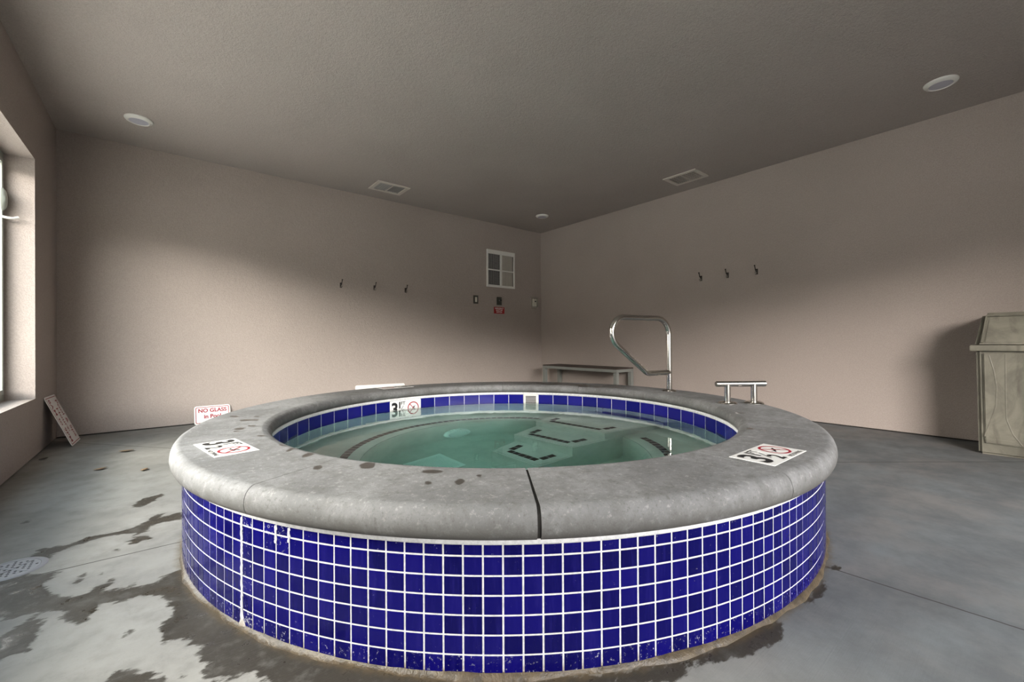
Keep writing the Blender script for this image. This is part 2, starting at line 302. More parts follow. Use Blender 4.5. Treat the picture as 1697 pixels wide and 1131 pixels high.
def box(bm, lo, hi, mi=0, bev=0.0, mat=None):
    vs = [bm.verts.new((x, y, z)) for x in (lo[0], hi[0]) for y in (lo[1], hi[1]) for z in (lo[2], hi[2])]
    fs = [bm.faces.new([vs[i] for i in f]) for f in ((0, 1, 3, 2), (4, 6, 7, 5), (0, 4, 5, 1), (2, 3, 7, 6), (0, 2, 6, 4), (1, 5, 7, 3))]
    for f in fs: f.material_index = mi
    if mat is not None: bmesh.ops.transform(bm, matrix=mat, verts=vs)
    if bev > 0:
        es = list({e for f in fs for e in f.edges})
        bmesh.ops.bevel(bm, geom=es, offset=bev, segments=2, profile=.6, affect='EDGES', material=-1)
    return fs
def tube(bm, pts, rad, seg=20, caps=True):
    pts = [Vector(p) for p in pts]; n = len(pts); rings = []
    t0 = (pts[1]-pts[0]).normalized()
    u = t0.orthogonal().normalized()
    for i, p in enumerate(pts):
        a = (pts[i]-pts[i-1]).normalized() if i > 0 else t0
        b = (pts[i+1]-pts[i]).normalized() if i < n-1 else a
        t = (a+b).normalized()
        u = (u - t*u.dot(t)).normalized(); v = t.cross(u)
        rr = rad[i] if isinstance(rad, (list, tuple)) else rad
        rings.append([bm.verts.new(p + rr*(math.cos(2*PI*k/seg)*u + math.sin(2*PI*k/seg)*v)) for k in range(seg)])
    for i in range(n-1):
        for k in range(seg):
            bm.faces.new((rings[i][k], rings[i][(k+1) % seg], rings[i+1][(k+1) % seg], rings[i+1][k]))
    if caps:
        bm.faces.new(rings[0][::-1]); bm.faces.new(rings[-1])
def lathe(bm, prof, c=(0, 0), seg=48, z0=0.0, close=False, mi=0, a0=0.0, a1=2*PI):
    full = abs(a1-a0-2*PI) < 1e-6
    n = seg if full else seg+1
    rings = []
    for r, z in prof:
        if r < 1e-6:
            v = bm.verts.new((c[0], c[1], z0+z)); rings.append([v]*n)
        else:
            rings.append([bm.verts.new((c[0]+r*math.cos(a0+(a1-a0)*k/seg), c[1]+r*math.sin(a0+(a1-a0)*k/seg), z0+z)) for k in range(n)])
    m = len(prof)
    for i in range(m if close else m-1):
        A, B = rings[i], rings[(i+1) % m]
        for k in range(seg):
            k2 = (k+1) % n
            q = []
            for v in (A[k], A[k2], B[k2], B[k]):
                if v not in q: q.append(v)
            if len(q) >= 3:
                f = bm.faces.new(q); f.material_index = mi
    if close and not full:
        bm.faces.new([rg[0] for rg in rings][::-1]).material_index = mi
        bm.faces.new([rg[-1] for rg in rings]).material_index = mi
def quad(bm, pts, mi=0):
    f = bm.faces.new([bm.verts.new(p) for p in pts]); f.material_index = mi; return f
def fillet(pts, rad, n=8):
    """polyline with rounded corners (2-D or 3-D points)"""
    pts = [Vector(p) for p in pts]; out = [pts[0]]
    for i in range(1, len(pts)-1):
        a, b, c = pts[i-1], pts[i], pts[i+1]
        r = rad[i] if isinstance(rad, (list, tuple)) else rad
        u, v = (a-b).normalized(), (c-b).normalized()
        th = u.angle(v); d = r/math.tan(th/2)
        ctr = b + (u+v).normalized()*(r/math.sin(th/2))
        p, q = b+u*d, b+v*d
        s, e = p-ctr, q-ctr; tot = s.angle(e)
        for k in range(n+1):
            f = k/n
            out.append(ctr + (s*math.sin((1-f)*tot) + e*math.sin(f*tot))/math.sin(tot))
    out.append(pts[-1]); return out
def text_geo(s, size, bold=0.0, align='CENTER', wide=1.0):
    """triangulated glyph outlines: (verts 2-D, faces)"""
    cu = bpy.data.curves.new('t', 'FONT'); cu.body = s; cu.size = size; cu.offset = bold
    cu.align_x = align; cu.align_y = 'CENTER'; cu.resolution_u = 6
    o = bpy.data.objects.new('t', cu); COL.objects.link(o)
    dg = bpy.context.evaluated_depsgraph_get(); ev = o.evaluated_get(dg); me = ev.to_mesh()
    vs = [(v.co.x*wide, v.co.y) for v in me.vertices]; fs = [tuple(p.vertices) for p in me.polygons]
    ev.to_mesh_clear(); bpy.data.objects.remove(o); bpy.data.curves.remove(cu)
    return vs, fs
def put(bm, geo, fn, dx=0, dy=0, mi=0, rot=0.0):
    vs, fs = geo; c, s = math.cos(rot), math.sin(rot)
    bv = [bm.verts.new(fn(x*c-y*s+dx, x*s+y*c+dy)) for x, y in vs]
    for f in fs:
        try: bm.faces.new([bv[i] for i in f]).material_index = mi
        except ValueError: pass
def geo_ring(r0, r1, n=40):
    vs = []; fs = []
    for k in range(n):
        a = 2*PI*k/n; vs += [(r0*math.cos(a), r0*math.sin(a)), (r1*math.cos(a), r1*math.sin(a))]
    for k in range(n):
        j = (k+1) % n; fs.append((2*k, 2*k+1, 2*j+1, 2*j))
    return vs, fs
def geo_bar(x0, y0, x1, y1, w, n=6):
    d = Vector((x1-x0, y1-y0)); nn = Vector((-d.y, d.x)).normalized()*w/2
    vs = []; fs = []
    for k in range(n+1):
        p = Vector((x0, y0))+d*k/n; vs += [tuple(p-nn), tuple(p+nn)]
    for k in range(n): fs.append((2*k, 2*k+2, 2*k+3, 2*k+1))
    return vs, fs
def geo_disc(r, n=16): return [(r*math.cos(2*PI*k/n), r*math.sin(2*PI*k/n)) for k in range(n)], [tuple(range(n))]
def sdf_polys(P, polys):
    """signed distance (negative inside) from points P (n,2) to the union of polygons, capped at 0.2"""
    out = np.full(len(P), .2)
    for poly in polys:
        q = np.array(poly); lo, hi = q.min(0)-.2, q.max(0)+.2
        idx = np.where((P[:, 0] > lo[0]) & (P[:, 0] < hi[0]) & (P[:, 1] > lo[1]) & (P[:, 1] < hi[1]))[0]
        if not len(idx): continue
        S = P[idx]; d = np.full(len(S), 9.0); ins = np.zeros(len(S), bool)
        for i in range(len(q)):
            a, b = q[i-1], q[i]; e = b-a; w = S-a
            t = np.clip((w@e)/max(e@e, 1e-12), 0, 1)[:, None]
            d = np.minimum(d, np.linalg.norm(w-t*e, axis=1))
            c1 = (a[1] <= S[:, 1]) & (S[:, 1] < b[1]); c2 = (b[1] <= S[:, 1]) & (S[:, 1] < a[1])
            with np.errstate(divide='ignore', invalid='ignore'):
                xi = a[0]+(S[:, 1]-a[1])/(b[1]-a[1] if abs(b[1]-a[1]) > 1e-12 else 1e-12)*e[0]
            ins ^= (c1 | c2) & (S[:, 0] < xi)
        out[idx] = np.minimum(out[idx], np.where(ins, -d, d))
    return out
def set_attr(o, name, vals, dom='POINT'):
    a = o.data.attributes.new(name, 'FLOAT', dom); a.data.foreach_set('value', np.asarray(vals, dtype=np.float32))
def vert_xyz(o):
    a = np.empty(len(o.data.vertices)*3, dtype=np.float32); o.data.vertices.foreach_get('co', a); return a.reshape(-1, 3)

# dark wet patches along the far side of the coping
for a_, r_, ta, tr in ((24, 1.50, .10, .05), (31, 1.56, .13, .05), (36, 1.44, .05, .06), (42, 1.53, .15, .05), (50, 1.58, .12, .04), (57, 1.52, .10, .04), (14, 1.58, .12, .03)):
    a0_ = R(a_); cx_, cy_ = CX+r_*math.cos(a0_), CY+r_*math.sin(a0_)
    COP.append([(cx_+math.cos(t)*tr*random.uniform(.6, 1.2)*math.cos(a0_)-math.sin(t)*ta*random.uniform(.6, 1.2)*math.sin(a0_),
                 cy_+math.cos(t)*tr*math.sin(a0_)+math.sin(t)*ta*random.uniform(.7, 1.2)*math.cos(a0_)) for t in [2*PI*k/14 for k in range(14)]])
build_materials()

# ================================================================== THE ROOM
T = .2
WY0, WY1, WZ0, WZ1 = .55, 4.757, .44, 2.25       # left window opening
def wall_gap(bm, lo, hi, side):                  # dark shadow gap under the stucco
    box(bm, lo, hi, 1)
bm = bmesh.new(); z0 = .012
for lo, hi in (((XL-T, YB-T, z0), (XL, WY0, ZC+.1)), ((XL-T, WY1, z0), (XL, YA+T, ZC+.1)),
               ((XL-T, WY0, z0), (XL, WY1, WZ0)), ((XL-T, WY0, WZ1), (XL, WY1, ZC+.1))): box(bm, lo, hi)
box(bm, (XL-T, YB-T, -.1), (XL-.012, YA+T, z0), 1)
struct(obj('wall_left', bm, [M['stucco'], M['gap']]))
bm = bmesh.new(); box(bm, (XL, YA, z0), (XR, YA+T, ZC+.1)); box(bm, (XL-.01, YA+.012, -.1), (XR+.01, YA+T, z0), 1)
struct(obj('wall_back', bm, [M['stucco'], M['gap']]))
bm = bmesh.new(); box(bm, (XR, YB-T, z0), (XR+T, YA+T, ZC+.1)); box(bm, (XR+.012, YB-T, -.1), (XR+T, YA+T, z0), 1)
struct(obj('wall_right', bm, [M['stucco'], M['gap']]))
OX0, OX1, OZ0, OZ1 = -.25, 3.3, .0, 2.12        # wide doorway behind the photographer
bm = bmesh.new()
for lo, hi in (((XL, YB-T, z0), (OX0, YB, ZC+.1)), ((OX1, YB-T, z0), (XR, YB, ZC+.1)), ((OX0, YB-T, OZ1), (OX1, YB, ZC+.1))): box(bm, lo, hi)
struct(obj('wall_front', bm, [M['stucco']]))
bm = bmesh.new(); box(bm, (XL-T, YB-T, ZC), (XR+T, YA+T, ZC+.12)); struct(obj('ceiling', bm, [M['ceiling_paint']]))

# floor: fine grid so that the stain outlines stay crisp; opening under the tub
xs = np.concatenate([np.arange(XL-.02, .75, .0125), np.arange(.75, 2.6, .02), np.arange(2.6, XR+.04, .05)])
ys = np.concatenate([np.arange(YB-T, -.1, .1), np.arange(-.1, 3.0, .0125), np.arange(3.0, YA+.04, .04)])
nx, ny = len(xs), len(ys)
gx, gy = np.meshgrid(xs, ys); P2 = np.stack([gx.ravel(), gy.ravel()], 1)
keep = np.hypot(P2[:, 0]-CX, P2[:, 1]-CY) > R_OUT-.06
faces = []
for j in range(ny-1):
    for i in range(nx-1):
        q = (j*nx+i, j*nx+i+1, (j+1)*nx+i+1, (j+1)*nx+i)
        if keep[q[0]] or keep[q[1]] or keep[q[2]] or keep[q[3]]: faces.append(q)
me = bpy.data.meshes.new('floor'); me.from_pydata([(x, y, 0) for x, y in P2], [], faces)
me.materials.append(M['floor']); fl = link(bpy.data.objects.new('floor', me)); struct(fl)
set_attr(fl, 'wet', sdf_polys(P2, FLOOR))
set_attr(fl, 'tub', np.hypot(P2[:, 0]-CX, P2[:, 1]-CY)-R_OUT)
X, Y = P2[:, 0], P2[:, 1]
set_attr(fl, 'jointA', np.where(X < CX, Y-2.322+.02*(X+.46), 1.0))
set_attr(fl, 'jointB', np.where(Y < CY, (X-1.935)+.05*(Y-.2), 1.0))
d3 = ((X+.581)*.724+(Y-5.183)*.585)/.93; set_attr(fl, 'jointC', np.where(Y > 3.0, d3, 1.0))
d4 = ((X-3.623)*.64+(Y-.875)*.766); set_attr(fl, 'jointD', np.where((X > CX+.6) & (Y < 2.4), d4, 1.0))
bm = bmesh.new(); quad(bm, [(-30, -30, -.12), (30, -30, -.12), (30, 30, -.12), (-30, 30, -.12)])
# ring of paving outside, open where the room stands
bm.free(); bm = bmesh.new()
for lo, hi in (((-30, -30), (XL-T, 30)), ((XR+T, -30), (30, 30)), ((XL-T, -30), (XR+T, YB-T)), ((XL-T, YA+T), (XR+T, 30))):
    quad(bm, [(lo[0], lo[1], -.02), (hi[0], lo[1], -.02), (hi[0], hi[1], -.02), (lo[0], hi[1], -.02)])
for k_, f in enumerate(bm.faces): f.material_index = 1 if k_ == 0 else 0
o = obj('ground', bm, [M['outside'], M['outside_pale']]); struct(o)

# left window: frame, panes, lock
wx = XL-.155
W = empty('window_1', (wx, (WY0+WY1)/2, WZ0)); struct(W)
def rel(o, root): o.location = o.location - Vector(root.location); return o
bm = bmesh.new(); fw = .045
ym = [WY0, WY0+(WY1-WY0)/3, WY0+2*(WY1-WY0)/3, WY1]
box(bm, (wx-.045, WY0, WZ0), (wx, WY1, WZ0+fw)); box(bm, (wx-.045, WY0, WZ1-fw), (wx, WY1, WZ1))
for y in ym:
    a = max(WY0, y-fw*.6); b = min(WY1, y+fw*.6)
    box(bm, (wx-.045, a, WZ0+fw), (wx, b, WZ1-fw))
rel(obj('window_frame', bm, M['frame'], W), W)
for i in range(3):
    bm = bmesh.new(); a, b = ym[i]+fw*.6, ym[i+1]-fw*.6
    for lo, hi in (((wx-.03, a, WZ0+fw), (wx+.006, a+.035, WZ1-fw)), ((wx-.03, b-.035, WZ0+fw), (wx+.006, b, WZ1-fw)),
                   ((wx-.03, a+.035, WZ0+fw), (wx+.006, b-.035, WZ0+fw+.035)), ((wx-.03, a+.035, WZ1-fw-.035), (wx+.006, b-.035, WZ1-fw))): box(bm, lo, hi, 0, .003)
    rel(obj('sash', bm, M['frame'], W), W)
    bm = bmesh.new(); quad(bm, [(wx-.02, a+.03, WZ0+fw+.03), (wx-.02, b-.03, WZ0+fw+.03), (wx-.02, b-.03, WZ1-fw-.03), (wx-.02, a+.03, WZ1-fw-.03)])
    rel(obj('pane', bm, M['glass'], W), W)
bm = bmesh.new()
hy, hz = 4.69, 1.90
lathe(bm, [(0, .026), (.03, .022), (.042, .008), (.044, 0), (0, 0)], seg=28)
bmesh.ops.transform(bm, matrix=Matrix.Translation((wx+.006, hy, hz)) @ Matrix.Rotation(PI/2, 4, 'Y') @ Matrix.Scale(1.9, 4, (1, 0, 0)), verts=bm.verts)
rel(obj('sash_lock', bm, M['frame'], W, 40), W)
bm = bmesh.new()
tube(bm, [(wx+.004, hy, 1.775), (wx+.03, hy, 1.77), (wx+.055, hy+.012, 1.772), (wx+.078, hy+.03, 1.785)], [.009, .009, .008, .011], 12)
rel(obj('sash_lever', bm, M['white'], W, 50), W)

# ================================================================== HOT TUB
tub = empty('hot_tub', (CX, CY, 0))
tag(tub, 'round raised hot tub with concrete coping and blue tiled sides', 'hot tub')
def part(name, bm, mats, parent=None, smooth_a=None):
    """mesh given in world coordinates, re-expressed about the tub's base"""
    if parent is None: parent = tub
    for v in bm.verts: v.co -= Vector((CX, CY, 0))
    return obj(name, bm, mats, parent, smooth_a)
def pol(r, a, z): return (CX+r*math.cos(a), CY+r*math.sin(a), z)

# masonry shell with bench and floor
bm = bmesh.new()
lathe(bm, [(R_OUT-.004, -.05), (R_OUT-.004, .354), (R_IN+.006, .372), (R_IN+.006, .21), (R_IN+.004, Z_BENCH+.03), (R_IN-.03, Z_BENCH),
           (R_BENCH+.02, Z_BENCH), (R_BENCH, Z_BENCH-.02), (R_BENCH, Z_FLOOR+.03), (R_BENCH-.03, Z_FLOOR), (0, Z_FLOOR),
           ], (CX, CY), 160)
part('plaster_shell', bm, M['plaster'], smooth_a=50)

# outer tile skin: individually raised, slightly pillowed glazed tiles in grout
def tile_patch(bm, r, a0, a1, z0, z1, out, lay, shade, lays, g=.0022):
    """one tile on the cylinder, proud of the grout; out=+1 faces outwards, -1 inwards"""
    ga = g/r; n = []
    da = a1-a0
    for rr, ia, iz in ((r, ga, g), (r+out*.0018, ga+.0007/r, g+.0007), (r+out*.0020, ga+.003/r, g+.003)):
        n.append([bm.verts.new(pol(rr, a, z)) for a, z in ((a0+ia, z0+iz), (a1-ia, z0+iz), (a1-ia, z1-iz), (a0+ia, z1-iz))])
    order = (lambda q: q) if out > 0 else (lambda q: q[::-1])
    fs = []
    for i in range(2):
        for k in range(4):
            fs.append(bm.faces.new(order([n[i][k], n[i][(k+1) % 4], n[i+1][(k+1) % 4], n[i+1][k]])))
    fs.append(bm.faces.new(order(n[2])))
    for f in fs:
        f[lay] = shade; f[lays[0]] = lays[1]; f.material_index = 0
NT = 202; phi = R(1.3); da = 2*PI/NT
rows = [.009] + [.0073+.0501*k for k in range(1, 7)] + [.3385]
bm = bmesh.new(); lay = bm.faces.layers.float.new('shade'); ls = bm.faces.layers.float.new('salt')
drip = {int(round((R(-156.8)-phi)/da)) % NT: .6, int(round((R(-151.8)-phi)/da)) % NT: .25, int(round((R(-153.4)-phi)/da)) % NT: .22}
for k in range(NT):
    for j in range(7):
        s = random.random()
        salt = .22 if j == 0 else (.1 if j == 6 else .0)
        salt += drip.get(k, 0)*(.4 if k == int(round((R(-156.8)-phi)/da)) % NT else 1 if j >= 5 else 0)
        tile_patch(bm, R_OUT, phi+k*da, phi+(k+1)*da, rows[j], rows[j+1], 1, lay, s, (ls, salt))
part('outer_tiling', bm, [M['tile']])
bm = bmesh.new()
lathe(bm, [(R_OUT-.003, 0), (R_OUT+.0004, .004), (R_OUT+.0006, .337), (R_OUT+.0045, .340), (R_OUT+.006, .352), (R_OUT+.004, .3565), (R_OUT-.02, .357), (R_OUT-.02, 0)], (CX, CY), 202, close=True)
part('outer_grout', bm, M['grout'], smooth_a=40)
# crusty white mineral runs on the left side
rc = random.Random(5)
def crust(deg, z0, z1, w, blob):
    bm = bmesh.new()
    k = round((R(deg)-phi)/da); a = phi+k*da; n = int((z1-z0)/.006)+2; prev = None
    for i in range(n):
        z = z0+(z1-z0)*i/(n-1); ww = w*rc.uniform(.4, 1.3)+blob*math.exp(-(z-z0)/.018)
        off = rc.uniform(-.0015, .0015)
        row = [bm.verts.new(pol(R_OUT+h, a+(s*ww+off)/R_OUT, z)) for s, h in ((-1, .0018), (-.4, .0052), (.4, .0052), (1, .0018))]
        if prev:
            for q in range(3): bm.faces.new((prev[q], prev[q+1], row[q+1], row[q]))
        prev = row
    bmesh.ops.recalc_face_normals(bm, faces=bm.faces)
    part('mineral_crust', bm, M['grout'], smooth_a=70)
crust(-156.8, .010, .333, .0042, .014); crust(-151.8, .285, .336, .004, 0); crust(-150.1, .296, .336, .0045, 0)
# crumbling mortar fillet along the base
bm = bmesh.new(); nseg = 300
prof = [(R_OUT-.003, .016), (R_OUT+.003, .011), (R_OUT+.007, .007), (R_OUT+.011, .003), (R_OUT+.012, -.004), (R_OUT-.003, -.004)]
lathe(bm, prof, (CX, CY), nseg, close=True)
rr = random.Random(3)
amp = [1+.35*math.sin(k*.37)+.25*math.sin(k*1.13+1)+rr.uniform(-.25, .25) for k in range(nseg)]
for v in bm.verts:
    d = Vector((v.co.x-CX, v.co.y-CY)); r = d.length; a = math.atan2(d.y, d.x)
    k = int(round(a/(2*PI)*nseg)) % nseg
    if r > R_OUT:
        r2 = R_OUT+(r-R_OUT)*amp[k]; v.co.x = CX+d.x/r*r2; v.co.y = CY+d.y/r*r2
        if v.co.z > 0: v.co.z *= .7+.4*amp[k]
part('base_mortar', bm, M['mortar'], smooth_a=60)

# coping: twelve bull-nosed stones
joints = [-7.2, 21.85, 53.2, 83.7, 117, 147, 176, 205.3, 234.3, 262.7, 292.5, 322]
cp = [(1.642, .356), (1.659, .358), (1.670, .365), (1.676, .378), (1.6785, .393), (1.677, .408), (1.672, .423), (1.664, .434), (1.654, .4405), (1.645, Z_COP)]
cp += [(1.64-.0065*k, Z_COP) for k in range(46)]
cp += [(1.345, .4425), (1.328, .439), (1.314, .430), (1.306, .417), (1.304, .402), (1.307, .391), (1.314, .381), (1.323, .374), (1.333, .373)]
for i, a in enumerate(joints):
    b = joints[(i+1) % 12] + (360 if i == 11 else 0)
    g0 = .0045 if abs(a-234.3) < .1 else .0012; g1 = .0045 if abs(b-234.3) < .1 else .0012
    bm = bmesh.new()
    lathe(bm, cp, (CX, CY), max(40, int((b-a)*4.5)), close=True, a0=R(a)+g0/1.5, a1=R(b)-g1/1.5)
    bmesh.ops.recalc_face_normals(bm, faces=bm.faces)
    o = part('coping_stone', bm, M['coping'], smooth_a=40)
    xy = vert_xyz(o)
    s = sdf_polys(xy[:, :2]+np.array([CX, CY]), COP); s[xy[:, 2] < .436] = .1
    set_attr(o, 'wet', s)
bm = bmesh.new()   # dark joint filler, set back below the surface
lathe(bm, [(r-(.006 if r > 1.6 else -.006 if r < 1.34 else 0), z-(.005 if z > .43 else 0)) for r, z in cp], (CX, CY), 160, close=True)
bmesh.ops.recalc_face_normals(bm, faces=bm.faces)
part('joint_filler', bm, M['gap'])

# inner waterline tiles (6 inch) with white grout; two of them are the white depth marker
NI = 59; pi_ = R(1.9); di = 2*PI/NI
mk = {14, 15}
for run in (range(7, 14), range(16, NI+6)):       # two runs, parted by the marker and the skimmer
    bm = bmesh.new(); lay = bm.faces.layers.float.new('shade'); ls = bm.faces.layers.float.new('salt')
    for k in run: tile_patch(bm, R_IN, pi_+k*di, pi_+(k+1)*di, .207, .3545, -1, lay, random.random(), (ls, 0))
    part('inner_tiling', bm, [M['tile_in']])
bm = bmesh.new()
lathe(bm, [(R_IN+.02, .204), (R_IN-.001, .204), (R_IN-.0004, .354), (R_IN-.0045, .357), (R_IN-.0045, .368), (R_IN-.003, .373), (R_IN+.02, .374)], (CX, CY), 177, close=True)
bmesh.ops.recalc_face_normals(bm, faces=bm.faces)
part('inner_grout', bm, M['grout'], smooth_a=40)

# depth markers: white tiles reading 3 1/2 FT and a no-diving symbol
def diver(sx=1.0):
    return [geo_disc(.0055), geo_bar(-.002, -.004, -.022, -.018, .007), geo_bar(-.022, -.018, -.040, -.012, .005), geo_bar(-.022, -.018, -.036, -.024, .005),
            geo_bar(-.004, -.006, .016, -.020, .004), geo_bar(-.004, -.004, .014, .006, .004)]
def marker(fn, th, name, label, caption=True, half=.0725):
    """fn(x, y, h): local marker plane -> world; x right, y up, h proud"""
    bm = bmesh.new()
    for x0, x1 in ((-.148, -.0012), (.0012, .148)):
        n = 6
        top = [[bm.verts.new(fn(x0+(x1-x0)*i/n, y, th)) for i in range(n+1)] for y in (-half, half)]
        bot = [[bm.verts.new(fn(x0+(x1-x0)*i/n, y, -.003)) for i in range(n+1)] for y in (-half, half)]
        for i in range(n):
            bm.faces.new((top[0][i], top[0][i+1], top[1][i+1], top[1][i]))
            bm.faces.new((bot[0][i], bot[0][i+1], top[0][i+1], top[0][i])); bm.faces.new((top[1][i], top[1][i+1], bot[1][i+1], bot[1][i]))
        bm.faces.new((bot[0][0], top[0][0], top[1][0], bot[1][0])); bm.faces.new((bot[0][n], bot[1][n], top[1][n], top[0][n]))
    mt = part(name, bm, M['white_tile']); mt['label'] = label
    f2 = lambda x, y: fn(x, y, th+.0006)
    bm = bmesh.new()
    put(bm, text_geo('3', .145, .0045, wide=.95), f2, -.102, -.002)
    put(bm, text_geo('1', .075, .0026), f2, -.054, .030)
    put(bm, text_geo('2', .075, .0026), f2, -.022, -.036)
    put(bm, geo_bar(-.058, -.030, -.018, .026, .0045), f2)
    put(bm, text_geo('FT', .040, .0008), f2, -.022, .046)
    part('depth_lettering', bm, M['black'], mt)
    if caption:
        bm = bmesh.new(); put(bm, text_geo('NO DIVING', .021, .0004), f2, .075, -.060)
        part('caption_lettering', bm, M['black'], mt)
    bm = bmesh.new(); cy = .008 if caption else 0
    put(bm, geo_ring(.0445, .0535), f2, .075, cy, 0)
    for g in diver(): put(bm, g, lambda x, y: fn(x, y, th+.0005), .083, cy+.010, 1)
    put(bm, geo_bar(-.032, .034, .032, -.034, .0065), lambda x, y: fn(x, y, th+.0009), .075, cy, 0)
    part('no_diving_symbol', bm, [M['red'], M['black']], mt)
def flat_fn(r, deg, rot=0.0):
    a = R(deg); up = Vector((-math.cos(a), -math.sin(a), 0)); rt = Vector((-math.sin(a), math.cos(a), 0))
    c, s = math.cos(rot), math.sin(rot); p0 = Vector(pol(r, a, Z_COP))
    return lambda x, y, h: p0 + rt*(x*c-y*s) + up*(x*s+y*c) + Vector((0, 0, h))
marker(flat_fn(1.511, -175.2, R(4.5)), .0015, 'depth_marker', 'white depth marker set into the left side of the coping')
marker(flat_fn(1.524, -90.3), .0015, 'depth_marker', 'white depth marker set into the right side of the coping')
marker(flat_fn(1.545, 92.5), .0015, 'depth_marker', 'white depth marker set into the far side of the coping')
am = pi_+15.0*di+di*0
def cyl_fn(x, y, h): 
    return pol(R_IN-.0022-h, pi_+16*di-di - x/R_IN, .2790+y)
marker(cyl_fn, .0012, 'depth_marker', 'white depth marker on the inner wall at the waterline', caption=False, half=.071)

# white skimmer plate with a grey slatted opening
ac = pi_+6.5*di; sw, sh = .064, .072
def sk(x, y, h): return pol(R_IN-.002-h, ac - x/R_IN, .283+y)
bm = bmesh.new()
def plate(bm, fn, x0, x1, y0, y1, h, mi=0):
    t = [bm.verts.new(fn(x, y, h)) for x, y in ((x0, y0), (x1, y0), (x1, y1), (x0, y1))]
    b = [bm.verts.new(fn(x, y, -.002)) for x, y in ((x0, y0), (x1, y0), (x1, y1), (x0, y1))]
    bm.faces.new(t).material_index = mi
    for k in range(4): bm.faces.new((b[k], b[(k+1) % 4], t[(k+1) % 4], t[k])).material_index = mi
fr = .014
for q in ((-sw, sw, sh-fr, sh), (-sw, sw, -sh, -sh+fr), (-sw, -sw+fr, -sh+fr, sh-fr), (sw-fr, sw, -sh+fr, sh-fr)): plate(bm, sk, *q, .008)
mt = part('skimmer_plate', bm, M['white'])
bm = bmesh.new()
plate(bm, sk, -sw+fr, sw-fr, -sh+fr, sh-fr, .0005, 1)
for i in range(9):
    y = -sh+fr+.006+i*.0135; plate(bm, sk, -sw+fr, sw-fr, y, y+.0075, .005, 0)
part('slats', bm, [M['grille_grey'], M['dark']], mt)

# three flared entry steps on the far right, each with a row of black trim tiles
def step(name, A, B, CC, D, z, tiles, label):
    bm = bmesh.new(); q = [A, B, CC, D]
    t = [bm.verts.new((*p, z)) for p in q]; b = [bm.verts.new((*p, Z_FLOOR-.05)) for p in q]
    bm.faces.new(t[::-1]); bm.faces.new(b)
    for k in range(4): bm.faces.new((t[k], t[(k+1) % 4], b[(k+1) % 4], b[k]))
    bmesh.ops.recalc_face_normals(bm, faces=bm.faces)
    bmesh.ops.bevel(bm, geom=[e for e in bm.edges if all(v in t for v in e.verts)], offset=.012, segments=3, affect='EDGES')
    s = part(name, bm, M['plaster'], smooth_a=40); s['label'] = label
    bm = bmesh.new()
    A, B, CC, D = [Vector((*p, 0)) for p in (A, B, CC, D)]
    ins = .075; u = (B-A).normalized(); n = Vector((-u.y, u.x, 0))
    if n.dot(CC-B) < 0: n = -n
    a1 = A+n*ins+u*(ins+.01); b1 = B+n*ins-u*ins
    def bar(p, q_):
        d = q_-p; Ln = d.length; k = max(2, int(round(Ln/.052))); d.normalize(); w = Vector((-d.y, d.x, 0))*.0225
        for i in range(k):
            s0 = p+d*(Ln*i/k+.002); s1 = p+d*(Ln*(i+1)/k-.002)
            quad(bm, [(*(s0-w).xy, z+.002), (*(s1-w).xy, z+.002), (*(s1+w).xy, z+.002), (*(s0+w).xy, z+.002)])
    bar(a1, b1)
    ul = (D-A).normalized(); ur = (CC-B).normalized()
    bar(a1+ul*.028, a1+ul*tiles); bar(b1+ur*.028, b1+ur*tiles)
    bmesh.ops.recalc_face_normals(bm, faces=bm.faces)
    part('trim_tiles', bm, M['black_tile'], s)
step('step', (2.280, 2.500), (2.365, 1.885), (2.98, 1.80), (2.93, 2.70), Z_WATER-.28, .14, 'top step just under the water surface')
step('step', (1.984, 2.413), (2.052, 1.901), (2.60, 1.850), (2.60, 2.595), Z_WATER-.44, .15, 'middle step')
step('step', (1.718, 2.328), (1.756, 1.909), (2.40, 1.885), (2.40, 2.515), Z_WATER-.61, .15, 'lowest step')
# black trim tiles round the bench edge (interrupted by the steps)
bm = bmesh.new(); k = 0; nb = 118
for k in range(nb):
    a = 2*PI*k/nb; deg = (math.degrees(a)+180) % 360-180
    if -23 < deg < 34: continue
    w = 2*PI/nb*.46
    q = [pol(r, a+s, Z_BENCH+.0015) for r, s in ((.968, -w), (1.018, -w), (1.018, w), (.968, w))]
    quad(bm, q)
bmesh.ops.recalc_face_normals(bm, faces=bm.faces)
part('bench_trim_tiles', bm, M['black_tile'])
# round ribbed suction cover on the bench riser
bm = bmesh.new()
lathe(bm, [(0, .045), (.04, .044), (.075, .038), (.078, .030), (.10, .026), (.118, .014), (.122, 0), (0, 0)], seg=72)
for v in bm.verts:
    r = math.hypot(v.co.x, v.co.y)
    if .09 < r < .119:
        k = int(round(math.atan2(v.co.y, v.co.x)/(2*PI)*72))
        if k % 2: v.co.z -= .020
    if .03 < r < .05 : v.co.z -= .006
sa = R(79.2)
mat = Matrix.Translation(pol(R_BENCH, sa, Z_WATER-.752)) @ Matrix.Rotation(sa+PI, 4, 'Z') @ Matrix.Rotation(PI/2, 4, 'Y')
bmesh.ops.transform(bm, matrix=mat, verts=bm.verts)
part('suction_cover', bm, M['pvc'], smooth_a=25)
